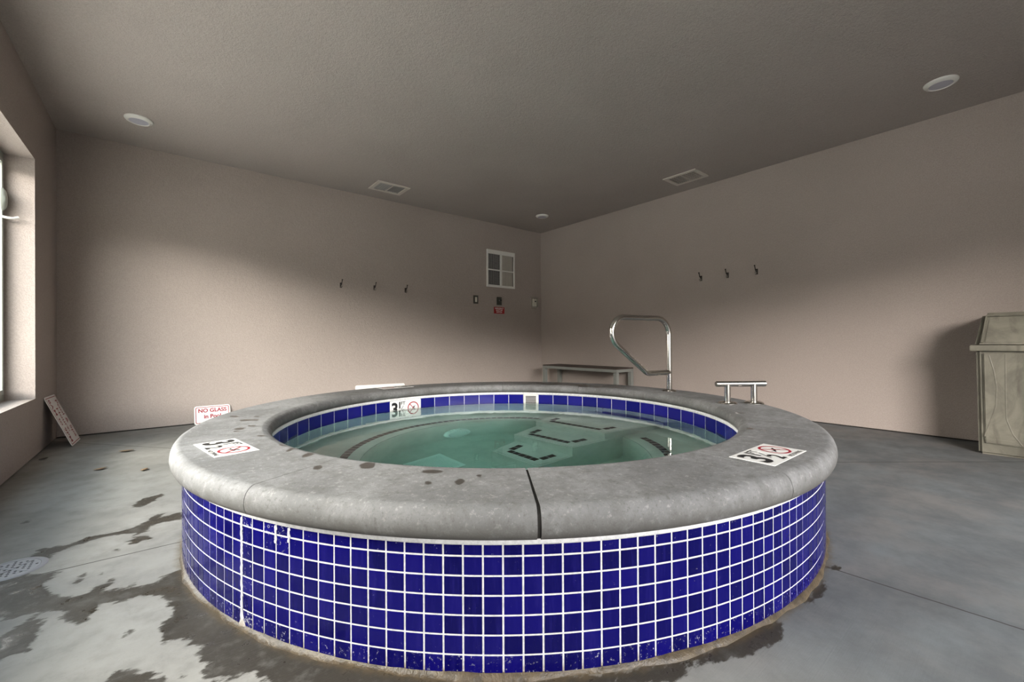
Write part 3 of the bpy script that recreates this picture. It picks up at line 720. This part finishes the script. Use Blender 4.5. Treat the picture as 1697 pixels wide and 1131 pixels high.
# square main drain grate on the tub floor
bm = bmesh.new(); hs = .153
Md = Matrix.Translation((1.42, 2.585, Z_FLOOR)) @ Matrix.Rotation(R(7), 4, 'Z')
box(bm, (-hs, -hs, 0), (hs, -hs+.03, .014), 0, .004, Md); box(bm, (-hs, hs-.03, 0), (hs, hs, .014), 0, .004, Md)
box(bm, (-hs, -hs+.03, 0), (-hs+.03, hs-.03, .014), 0, .004, Md); box(bm, (hs-.03, -hs+.03, 0), (hs, hs-.03, .014), 0, .004, Md)
for i in range(16):
    x = -hs+.034+i*.0156; box(bm, (x, -hs+.03, 0), (x+.010, hs-.03, .012), 0, 0, Md)
part('main_drain_grate', bm, M['pvc'])

# water body
bm = bmesh.new()
lathe(bm, [(0, Z_WATER), (.4, Z_WATER), (.9, Z_WATER), (R_IN+.003, Z_WATER), (R_IN+.003, Z_BENCH-.004), (R_BENCH+.004, Z_BENCH-.012), (R_BENCH+.004, Z_FLOOR-.006), (0, Z_FLOOR-.006)], (0, 0), 120)
bmesh.ops.recalc_face_normals(bm, faces=bm.faces)
wo = obj('water', bm, M['water']); wo.location = (CX, CY, 0)
tag(wo, 'clear greenish still water filling the hot tub', 'water')

# ================================================================== STEEL RAILS
ga = R(-9.443)
def rail_pt(r, z): return Vector((CX+r*math.cos(ga), CY+r*math.sin(ga), z))
base = rail_pt(1.5196, Z_COP)
g = empty('grab_rail', base+Vector((0, 0, .0005))); tag(g, 'tall looped stainless steel grab rail on one post beside the tub steps', 'grab rail')
def gl(r, z): v = rail_pt(r, z)-base; return (v.x, v.y, v.z)
path = fillet([gl(1.5196, Z_COP+.004), gl(1.5170, 1.034), gl(.900, 1.034), gl(.900, .855), gl(1.268, .597), gl(1.512, .597)], [0, .135, .112, .125, .09, 0], 14)
# round the far end of the loop as one continuous sweep
bm = bmesh.new(); tube(bm, path, .0215, 24); obj('rail_tube', bm, M['steel'], g, 50)
bm = bmesh.new(); lathe(bm, [(0, .004), (.023, .004), (.030, .015), (.050, .010), (.057, .003), (.057, 0), (0, 0)], seg=40); obj('flange', bm, M['steel'], g, 30)
f1 = Vector((2.8219, 1.253, Z_COP)); f2 = Vector((2.9588, 1.1462, Z_COP)); mid = (f1+f2)/2; dv = (f2-f1).normalized()
h = empty('step_handle', mid+Vector((0, 0, .0005))); tag(h, 'low stainless steel handle bar on two short posts on the coping', 'handle')
bm = bmesh.new()
e = .164; zz = .1285
tube(bm, [dv*-e+Vector((0, 0, zz)), dv*-(e-.004)+Vector((0, 0, zz)), dv*(e-.004)+Vector((0, 0, zz)), dv*e+Vector((0, 0, zz))], [.0145, .018, .018, .0145], 24); obj('bar', bm, M['steel'], h, 40)
for s in (f1-mid, f2-mid):
    bm = bmesh.new(); tube(bm, [s+Vector((0, 0, .004)), s+Vector((0, 0, zz-.004))], .0185, 24); obj('post', bm, M['steel'], h, 40)
    bm = bmesh.new(); lathe(bm, [(0, .004), (.02, .004), (.030, .014), (.050, .012), (.0575, .005), (.0575, 0), (0, 0)], (s.x, s.y), 40); obj('flange', bm, M['steel'], h, 30)

# ================================================================== BENCH (right-hand wall near the corner)
b = empty('bench', (4.985, 4.347, 0)); tag(b, 'long low bench with dark slatted seat and grey metal frame in the corner', 'bench')
hx, hy_, hz_ = .195, .736, .478
bm = bmesh.new(); th = .05
box(bm, (-hx, -hy_, hz_-.058), (-hx+.045, hy_, hz_-.016), 0, .003); box(bm, (hx-.045, -hy_, hz_-.058), (hx, hy_, hz_-.016), 0, .003)
box(bm, (-hx+.045, -hy_, hz_-.058), (hx-.045, -hy_+.05, hz_-.016), 0, .003); box(bm, (-hx+.045, hy_-.05, hz_-.058), (hx-.045, hy_, hz_-.016), 0, .003)
obj('seat_frame', bm, M['bench_metal'], b)
bm = bmesh.new(); k = 6; w = 2*hx/k
for i in range(k): box(bm, (-hx+i*w+.002, -hy_, hz_-.0155), (-hx+(i+1)*w-.002, hy_, hz_), 0, .002)
obj('seat_slats', bm, M['slat'], b)
for sx in (-1, 1):
    for sy in (-1, 1):
        bm = bmesh.new(); x0, x1 = (-hx, -hx+.055) if sx < 0 else (hx-.055, hx); y0, y1 = (-hy_, -hy_+.055) if sy < 0 else (hy_-.055, hy_)
        box(bm, (x0, y0, 0), (x1, y1, hz_-.0585), 0, .003)
        obj('leg', bm, M['bench_metal'], b)

# ================================================================== TRASH BIN (right foreground)
t = empty('trash_bin', (4.95, -.035, 0)); tag(t, 'tall weathered beige plastic trash bin with hooded lid against the wall', 'trash bin')
def frustum(bm, x0, x1, y0, y1, z0, X0, X1, Y0, Y1, z1, bev=.0, mi=0):
    vs = [bm.verts.new(p) for p in ((x0, y0, z0), (x1, y0, z0), (x1, y1, z0), (x0, y1, z0), (X0, Y0, z1), (X1, Y0, z1), (X1, Y1, z1), (X0, Y1, z1))]
    fs = [bm.faces.new([vs[i] for i in f]) for f in ((3, 2, 1, 0), (4, 5, 6, 7), (0, 1, 5, 4), (1, 2, 6, 5), (2, 3, 7, 6), (3, 0, 4, 7))]
    for f in fs: f.material_index = mi
    if bev: bmesh.ops.bevel(bm, geom=list({e for f in fs for e in f.edges}), offset=bev, segments=3, affect='EDGES', material=-1)
# local: front faces -x (x from -.245 to .235), y half-width .295
bm = bmesh.new()
frustum(bm, -.245, .225, -.295, .295, 0, -.25, .235, -.305, .305, .785, .018)
obj('body', bm, M['bin'], t, 40)
bm = bmesh.new()   # front panel, framed by a raised lip
frustum(bm, -.262, -.240, -.262, .262, .085, -.266, -.245, -.270, .270, .752, .006)
obj('front_panel', bm, M['bin'], t, 40)
bm = bmesh.new()   # moulded curves on the front panel
for sy in (1, -1):
    for pth in ([(.205, .736), (.181, .618), (.168, .495), (.174, .357), (.208, .216), (.229, .137)], [(.126, .742), (.126, .597), (.125, .425), (.124, .277), (.094, .172), (.048, .092)]):
        q = fillet([(-.2585-.004*z/.75, sy*(y+.035), z) for y, z in pth], .12, 5)
        tube(bm, q, .0055, 10)
    box(bm, (-.2635, -.0001 if sy > 0 else -.262, .118), (-.2605, .262 if sy > 0 else 0, .1215))
obj('moulded_ridges', bm, M['bin'], t, 60)
bm = bmesh.new()
box(bm, (-.285, -.336, .766), (.245, .336, .811), 0, .010)
lid = obj('lid_rim', bm, M['bin'], t, 40)
bm = bmesh.new()
frustum(bm, -.267, .236, -.314, .314, .795, -.175, .215, -.272, .272, 1.052, .022)
obj('lid_hood', bm, M['bin'], t, 40)
# swing door set in the sloped front of the hood
sl = Vector((-.175+.262, 0, 1.052-.811)); sn = Vector((-sl.z, 0, sl.x)).normalized()
def hood(f, y): return Vector((-.262, 0, .811))+sl*f+Vector((0, y, 0))
bm = bmesh.new()
def slab(bm, f0, f1, y0, y1, Y0, Y1, h0, h1, bev=.003):
    lo = [hood(f0, y0), hood(f0, y1), hood(f1, Y1), hood(f1, Y0)]
    a = [bm.verts.new(p+sn*h0) for p in lo]; c = [bm.verts.new(p+sn*h1) for p in lo]
    fs = [bm.faces.new(c), bm.faces.new(a[::-1])]+[bm.faces.new((a[k], a[(k+1) % 4], c[(k+1) % 4], c[k])) for k in range(4)]
    bmesh.ops.recalc_face_normals(bm, faces=fs)
    if bev: bmesh.ops.bevel(bm, geom=list({e for f in fs for e in f.edges}), offset=bev, segments=2, affect='EDGES')
slab(bm, .075, .85, -.262, .262, -.240, .240, -.004, .004)
obj('swing_door', bm, M['bin'], t, 40)
bm = bmesh.new()
for s in (-1, 1): slab(bm, .06, .865, s*.270, s*.281, s*.248, s*.259, -.002, .013, .002)
slab(bm, .868, .905, -.259, .259, -.257, .257, -.002, .013, .002)
obj('door_surround', bm, M['bin'], t)

# ================================================================== WALL AND CEILING FITTINGS
def disk_light(loc, label):
    o = empty('ceiling_light', loc); tag(o, label, 'ceiling light', 'round white ceiling lights')
    bm = bmesh.new(); lathe(bm, [(.098, 0), (.098, -.006), (.090, -.016), (.072, -.024), (.066, -.020), (.066, 0)], seg=48, close=True)
    bmesh.ops.recalc_face_normals(bm, faces=bm.faces); obj('trim_ring', bm, M['white'], o, 40)
    bm = bmesh.new(); lathe(bm, [(.066, -.0195), (.05, -.021), (0, -.0225)], seg=40); obj('lens', bm, M['lens'], o, 60)
disk_light((-.178, 4.886, ZC), 'round white ceiling light in the upper left, above the far left corner')
disk_light((4.545, .43, ZC), 'round white ceiling light in the upper right, above the trash bin')
disk_light((4.506, 4.777, ZC), 'round white ceiling light in the far corner, above the wall grille')

def ceiling_vent(loc, rz, w, d, label, slats):
    o = empty('ceiling_vent', loc, rz); tag(o, label, 'vent', 'white ceiling vents')
    bm = bmesh.new(); fr = .045; h = .012
    box(bm, (-w, -d, -h), (w, -d+fr, 0), 0, .003); box(bm, (-w, d-fr, -h), (w, d, 0), 0, .003)
    box(bm, (-w, -d+fr, -h), (-w+fr, d-fr, 0), 0, .003); box(bm, (w-fr, -d+fr, -h), (w, d-fr, 0), 0, .003)
    box(bm, (-.006, -d+fr, -h), (.006, d-fr, -.001)); obj('vent_frame', bm, M['vent_white'], o)
    bm = bmesh.new(); box(bm, (-w+fr, -d+fr, -.002), (w-fr, d-fr, -.0005)); obj('backing', bm, M['dark'] if slats == 'open' else M['grille_grey'], o)
    bm = bmesh.new(); rot = 84 if slats == 'open' else 25
    n = 13 if slats == 'open' else 11
    for i in range(n):
        x = -w+fr+(i+.5)*(2*w-2*fr)/n
        box(bm, (-.0075, -d+fr, -.0006), (.0075, d-fr, .0006), 0, 0, Matrix.Translation((x, 0, -.009)) @ Matrix.Rotation(R(rot if i < n/2 else -rot), 4, 'Y'))
    if slats == 'open':
        for j in range(3): box(bm, (-w+fr, -d+fr+(j+1)*(2*d-2*fr)/4-.0015, -.006), (w-fr, -d+fr+(j+1)*(2*d-2*fr)/4+.0015, -.004))
    obj('louvers', bm, M['vent_white'] if slats == 'open' else M['grille_grey'], o)
ceiling_vent((2.18, 5.095, ZC), 0, .208, .165, 'white ceiling vent with closed grey louvers near the far wall', 'closed')
ceiling_vent((4.782, 2.592, ZC), PI/2, .203, .162, 'white ceiling vent with open dark louvers near the right wall', 'open')

# wall grille on the far wall
o = empty('wall_grille', (4.30, YA, 1.75)); tag(o, 'white framed wall grille with mesh on the left and louvers on the right', 'wall grille')
bm = bmesh.new(); w, hh = .289, .606
for lo, hi in (((-w, -.025, hh-.065), (w, 0, hh)), ((-w, -.025, 0), (w, 0, .035)), ((-w, -.025, .035), (-w+.022, 0, hh-.065)), ((w-.024, -.025, .035), (w, 0, hh-.065)),
               ((-w+.022, -.022, .272), (w-.024, 0, .290)), ((-.018, -.0205, .035), (.014, -.0002, hh-.065))): box(bm, lo, hi, 0, .003)
obj('grille_frame', bm, M['white'], o)
bm = bmesh.new(); box(bm, (-w+.022, -.003, .035), (w-.024, -.0005, hh-.065)); obj('backing', bm, M['dark'], o)
bm = bmesh.new()
for i in range(8):
    x = -w+.022+(i+.5)*(w-.04)/8; box(bm, (x-.003, -.012, .035), (x+.003, -.009, hh-.065))
for i in range(28):
    z = .04+i*.0182; box(bm, (-w+.022, -.0085, z), (-.018, -.006, z+.004))
obj('mesh_screen', bm, M['grille_grey'], o)
bm = bmesh.new()
for i in range(8):
    x = .018+(i+.5)*(w-.06)/8
    box(bm, (-.0155, -.001, .036), (.0155, .001, hh-.066), 0, 0, Matrix.Translation((x, -.011, 0)) @ Matrix.Rotation(R(18), 4, 'Z'))
obj('louvers', bm, M['vent_white'], o)

# switch plates, emergency switch and its sign, guarded thermostat
o = empty('light_switch', (3.798, YA, 1.526)); tag(o, 'white rocker switch in a dark plate, left of the emergency switch', 'switch')
bm = bmesh.new(); box(bm, (-.046, -.008, -.066), (.046, 0, .066), 0, .003); obj('cover_plate', bm, M['bronze_plate'], o)
bm = bmesh.new(); box(bm, (-.016, -.014, -.038), (.020, -.0085, .038), 0, .002); obj('rocker', bm, M['ivory'], o)
o = empty('emergency_switch', (4.26, YA, 1.526)); tag(o, 'dark switch box with a black knob above the small red sign', 'switch')
bm = bmesh.new(); box(bm, (-.046, -.02, -.066), (.046, 0, .066), 0, .004); obj('switch_box', bm, M['bronze_plate'], o)
bm = bmesh.new(); tube(bm, [(.012, -.0205, .012), (.012, -.045, .012), (.012, -.05, .012)], [.014, .017, .014], 20); obj('knob', bm, M['black'], o, 40)
bm = bmesh.new(); box(bm, (-.012, -.024, .0), (.002, -.0205, .02), 0, .001); obj('indicator', bm, M['grille_grey'], o)
o = empty('emergency_sign', (4.265, YA, 1.374)); tag(o, 'small red sign with white lettering under the emergency switch', 'sign')
bm = bmesh.new(); box(bm, (-.108, -.004, -.054), (.108, 0, .054), 0, .001); obj('plate', bm, M['red_plate'], o)
for s, dy in (('EMERGENCY', .030), ('SHUT OFF', .0), ('SWITCH', -.030)):
    bm = bmesh.new(); put(bm, text_geo(s, .031, .0006), lambda x, y: (x, -.0048, y), 0, dy)
    obj('text_line', bm, M['sign_white'], o)
o = empty('thermostat', (5.038, YA+.002, 1.54)); tag(o, 'pale thermostat under a dull clear guard beside the room corner', 'thermostat')
bm = bmesh.new(); box(bm, (-.066, -.008, -.10), (.066, 0, .10), 0, .003); box(bm, (-.066, -.05, .075), (.066, -.008, .10), 0, .002); box(bm, (-.066, -.05, -.10), (.066, -.008, -.075), 0, .002); box(bm, (.054, -.05, -.075), (.066, -.008, .075), 0, .002)
obj('guard', bm, M['clear'], o)
bm = bmesh.new(); box(bm, (-.04, -.032, -.062), (.042, -.0085, .068), 0, .004); obj('housing', bm, M['ivory'], o)
bm = bmesh.new(); box(bm, (-.004, -.035, .012), (.026, -.0325, .036), 0, .001); obj('display', bm, M['black'], o)
bm = bmesh.new(); tube(bm, [(0, -.03, -.1005), (0, -.03, -.112)], .006, 12); obj('lock', bm, M['steel'], o, 40)

# coat hooks: round base, upper prong with ball, lower prong
def coat_hook(loc, rz, label, grp):
    o = empty('coat_hook', loc, rz); tag(o, label, 'coat hook', grp)
    bm = bmesh.new(); box(bm, (-.013, -.006, -.035), (.013, 0, .030), 0, .003); obj('back_plate', bm, M['black_metal'], o)
    bm = bmesh.new()
    tube(bm, fillet([(0, -.006, .008), (0, -.035, .004), (0, -.060, .058)], .02, 6), .0048, 10)
    bmesh.ops.create_uvsphere(bm, u_segments=12, v_segments=8, radius=.0085, matrix=Matrix.Translation((0, -.061, .060)))
    obj('upper_prong', bm, M['black_metal'], o, 50)
    bm = bmesh.new()
    tube(bm, fillet([(0, -.006, -.010), (0, -.012, -.036), (0, -.034, -.038), (0, -.040, -.016)], .011, 6), .0048, 10)
    bmesh.ops.create_uvsphere(bm, u_segments=12, v_segments=8, radius=.0085, matrix=Matrix.Translation((0, -.040, -.015)))
    obj('lower_prong', bm, M['steel'], o, 50)
for x, s in ((1.729, 'leftmost of the three on the far wall'), (2.165, 'middle one of the three on the far wall'), (2.61, 'rightmost of the three on the far wall')):
    coat_hook((x, YA+.002, 1.588), 0, 'small metal double coat hook, '+s, 'coat hooks on the far wall')
for y, s in ((2.629, 'leftmost of the three on the right wall'), (2.304, 'middle one of the three on the right wall'), (1.982, 'rightmost of the three on the right wall')):
    coat_hook((XR+.002, y, 1.641), -PI/2, 'small dark metal double coat hook, '+s, 'coat hooks on the right wall')

# ------------------------------------------------------------------ signs leaning on the walls
def rounded(w, h, r, n=5):
    out = []
    for cx, cy, a0 in ((w-r, h-r, 0), (-w+r, h-r, 90), (-w+r, -h+r, 180), (w-r, -h+r, 270)):
        for k in range(n+1):
            a = R(a0+90*k/n); out.append((cx+r*math.cos(a), cy+r*math.sin(a)))
    return out
def sign(name, w, h, lines, mat, label, colr, border=.012, bw=.006, bold=.034):
    """board with rounded corners, centred, face towards local +z, up = +y; mat places it"""
    o = empty(name); o.matrix_world = mat; tag(o, label, 'sign')
    bm = bmesh.new(); pts = rounded(w, h, .022)
    f = bm.faces.new([bm.verts.new((x, y, .002)) for x, y in pts])
    b2 = bm.faces.new([bm.verts.new((x, y, -.002)) for x, y in pts][::-1])
    for k in range(len(pts)):
        k2 = (k+1) % len(pts); bv = list(b2.verts)[::-1]; fv = list(f.verts)
        bm.faces.new((fv[k2], fv[k], bv[k], bv[k2]))
    obj('board', bm, M['sign_white'], o)
    bm = bmesh.new(); a = rounded(w-border, h-border, .014); c = rounded(w-border-bw, h-border-bw, .010); n = len(a)
    va = [bm.verts.new((x, y, .0026)) for x, y in a]; vc = [bm.verts.new((x, y, .0026)) for x, y in c]
    for k in range(n): bm.faces.new((va[k], va[(k+1) % n], vc[(k+1) % n], vc[k]))
    obj('border', bm, colr, o)
    for s, size, dx, dy, wide in lines:
        bm = bmesh.new(); put(bm, text_geo(s, size, size*bold, wide=wide), lambda x, y: (x, y, .0026), dx, dy)
        obj('text_line', bm, colr, o)
    return o
def frame_mat(org, xd, yd):
    x = Vector(xd).normalized(); y = Vector(yd).normalized(); z = x.cross(y).normalized()
    m = Matrix((x, y, z)).transposed().to_4x4(); m.translation = Vector(org); return m
# pool hours: turned on its side, leaning on the left wall; text runs down the slope
top = Vector((XL+.004, 5.215, .416)); bot = Vector((XL+.166, 5.200, .003)); ln = (bot-top).length
sign('pool_hours_sign', ln/2, .185, [('Pool & Spa', .088, .0, .105, .92), ('Hours:', .088, .0, .0, .92), ('8AM to 9PM', .088, .0, -.105, .86)],
     frame_mat((top+bot)/2, bot-top, Vector((0, 1, 0))), 'white sign with red pool hours lettering lying sideways against the left wall', M['dark_red'], bold=.017)
hN = .098; tl = R(20)
sign('no_glass_sign', .158, hN, [('NO GLASS', .056, 0, .046, .95), ('in Pool', .056, 0, -.018, .95)],
     frame_mat((.384, YA-.004-hN*math.sin(tl), hN*math.cos(tl)+.002), (1, 0, 0), (0, math.sin(tl), math.cos(tl))), 'white NO GLASS sign with red lettering leaning on the far wall', M['red'])
hW = .149
sign('white_sign', .345, hW, [], frame_mat((2.243, YA-.004-hW*math.sin(R(16)), hW*math.cos(R(16))+.002), (1, 0, -.028), (0, math.sin(R(16)), math.cos(R(16)))),
     'white board mostly hidden behind the tub, leaning on the far wall', M['sign_white'], border=.03)

# round floor drain cover with holes
o = empty('floor_drain', (-.455, 2.44, 0)); tag(o, 'round pale floor drain cover with rows of holes', 'drain cover')
bm = bmesh.new(); lathe(bm, [(0, -.003), (.078, -.003), (.078, .0018), (.094, .0022), (.097, 0)], seg=48); obj('rim', bm, M['drain_metal'], o, 40)
bm = bmesh.new(); lathe(bm, [(0, .0015), (.0765, .0015), (.0765, -.002)], seg=48)
obj('plate', bm, M['drain_metal'], o, 40)
bm = bmesh.new()
for i in range(-4, 5):
    for j in range(-4, 5):
        x, y = i*.0165, j*.0165
        if math.hypot(x, y) > .068 or abs(i-j) == 0 or abs(i+j) == 0: continue
        lathe(bm, [(0, .0019), (.0045, .0019)], (x, y), 10)
obj('holes', bm, M['dark'], o)
bm = bmesh.new()
for s in (1, -1): box(bm, (-.07, -.004, .0016), (.07, .004, .0031+.0002*s), 0, .0006, Matrix.Rotation(R(45*s), 4, 'Z'))
obj('ribs', bm, M['drain_metal'], o)

# dry leaves and a dark scrap on the floor
def leaf(x, y, s, rz, m, label, name='fallen_leaf', cat='leaf'):
    bm = bmesh.new(); n = 8; L_, R_ = [], []
    for k in range(n+1):
        f = k/n; w = s*.32*math.sin(PI*f)**.8; z = .003+.22*s*abs(f-.45)**1.5
        L_.append(bm.verts.new((s*(f-.5), w, z+.12*w))); R_.append(bm.verts.new((s*(f-.5), -w, z+.25*w)))
    for k in range(n):
        try: bm.faces.new((L_[k], L_[k+1], R_[k+1], R_[k]))
        except ValueError: pass
    bmesh.ops.remove_doubles(bm, verts=bm.verts, dist=1e-5)
    o = obj(name, bm, m, None, 60); o.location = (x, y, .0005); o.rotation_euler = (0, 0, rz)
    md = o.modifiers.new('thick', 'SOLIDIFY'); md.thickness = .0008
    tag(o, label, cat)
leaf(-.347, 3.988, .075, .4, M['leaf'], 'small tan dry leaf alone in the middle of the left floor')
leaf(-.245, 4.52, .10, -.3, M['leaf'], 'larger tan dry leaf nearest the leaning pool hours sign')
leaf(-.115, 3.775, .06, 1.1, M['leaf'], 'tiny faded dry leaf closest to the tub')
leaf(-.703, 4.616, .06, .8, M['debris'], 'small dark scrap on the floor along the left wall', 'scrap', 'scrap')
# ================================================================== LIGHT
w = bpy.data.worlds.new('sky'); SC.world = w; w.use_nodes = True; nt = w.node_tree; nt.nodes.clear()
tc = N(nt, 'ShaderNodeTexCoord'); sp = N(nt, 'ShaderNodeSeparateXYZ'); L(nt, tc.outputs['Generated'], sp.inputs[0])
# sky brightness shaped by direction for the room light; inferred treelines as dark bands
hx_ = math_n(nt, 'POWER', math_n(nt, 'ADD', math_n(nt, 'MULTIPLY', sp.outputs[0], sp.outputs[0]), math_n(nt, 'ADD', math_n(nt, 'MULTIPLY', sp.outputs[1], sp.outputs[1]), 1e-4)), .5)
side = smooth(nt, math_n(nt, 'DIVIDE', sp.outputs[0], hx_), -.96, -.85, 1, 0)
line = math_n(nt, 'ADD', math_n(nt, 'MULTIPLY', side, .44), .14)
rel_ = math_n(nt, 'SUBTRACT', sp.outputs[2], line)
sky = mix_c(nt, smooth(nt, sp.outputs[2], .16, .50), mix_c(nt, smooth(nt, math_n(nt, 'DIVIDE', sp.outputs[0], hx_), -.75, -.30, 1, 0), (1.0, .95, .90), (1.75, 1.62, 1.50)), (.09, .11, .13))
sky = mix_c(nt, smooth(nt, math_n(nt, 'DIVIDE', sp.outputs[0], hx_), -.12, .25, 0, 1), sky, (.04, .043, .046))
sky = mix_c(nt, side, sky, mix_c(nt, smooth(nt, sp.outputs[2], .64, .84), (1.2, 1.13, 1.04), (.035, .035, .035)))
colr = mix_c(nt, smooth(nt, rel_, -.03, .05), (.045, .042, .036), sky)
bg = N(nt, 'ShaderNodeBackground'); L(nt, colr, bg.inputs[0]); bg.inputs[1].default_value = 36.0
wo_ = N(nt, 'ShaderNodeOutputWorld'); L(nt, bg.outputs[0], wo_.inputs[0])
def portal(name, loc, rot, sx, sy):
    ld = bpy.data.lights.new(name, 'AREA'); ld.shape = 'RECTANGLE'; ld.size = sx; ld.size_y = sy
    ld.cycles.is_portal = True
    o = bpy.data.objects.new(name, ld); o.location = loc; o.rotation_euler = rot; COL.objects.link(o)
sd = bpy.data.lights.new('sun', 'SUN'); sd.energy = 3.0; sd.angle = R(.6); sd.color = (1.0, .93, .84)
so = bpy.data.objects.new('sun', sd); so.rotation_euler = (R(-17), 0, R(4)); so.location = (1, -6, 8); COL.objects.link(so)
portal('doorway_daylight', ((OX0+OX1)/2, YB-T*.5, OZ1/2), (R(90), 0, 0), OX1-OX0, OZ1)
portal('window_daylight', (XL-T-.01, (WY0+WY1)/2, (WZ0+WZ1)/2), (R(90), 0, R(-90)), WY1-WY0, WZ1-WZ0)

# ================================================================== CAMERA
F = 703.565
cam = bpy.data.cameras.new('camera'); cam.sensor_width = 36.0; cam.lens = F*36/1697; cam.clip_start = .02
co = bpy.data.objects.new('camera', cam); COL.objects.link(co)
ya, pt, ro = R(39.181), R(.1424), R(-.2817)
fwv = Vector((math.sin(ya)*math.cos(pt), math.cos(ya)*math.cos(pt), math.sin(pt)))
rtv = Vector((math.cos(ya), -math.sin(ya), 0)); upv = rtv.cross(fwv)
r2 = rtv*math.cos(ro)+upv*math.sin(ro); u2 = -rtv*math.sin(ro)+upv*math.cos(ro)
m = Matrix((r2, u2, -fwv)).transposed().to_4x4(); m.translation = (0, 0, .85)
co.matrix_world = m
SC.camera = co
vs = SC.view_settings
vs.view_transform = 'Standard'; vs.look = 'None'; vs.gamma = 1.0; vs.use_curve_mapping = False; vs.exposure = 0.08
SC.cycles.use_denoising = True
SC.cycles.max_bounces = 14; SC.cycles.diffuse_bounces = 6; SC.cycles.transmission_bounces = 10; SC.cycles.glossy_bounces = 6
SC.cycles.caustics_refractive = True; SC.cycles.caustics_reflective = False; SC.cycles.blur_glossy = 1.0
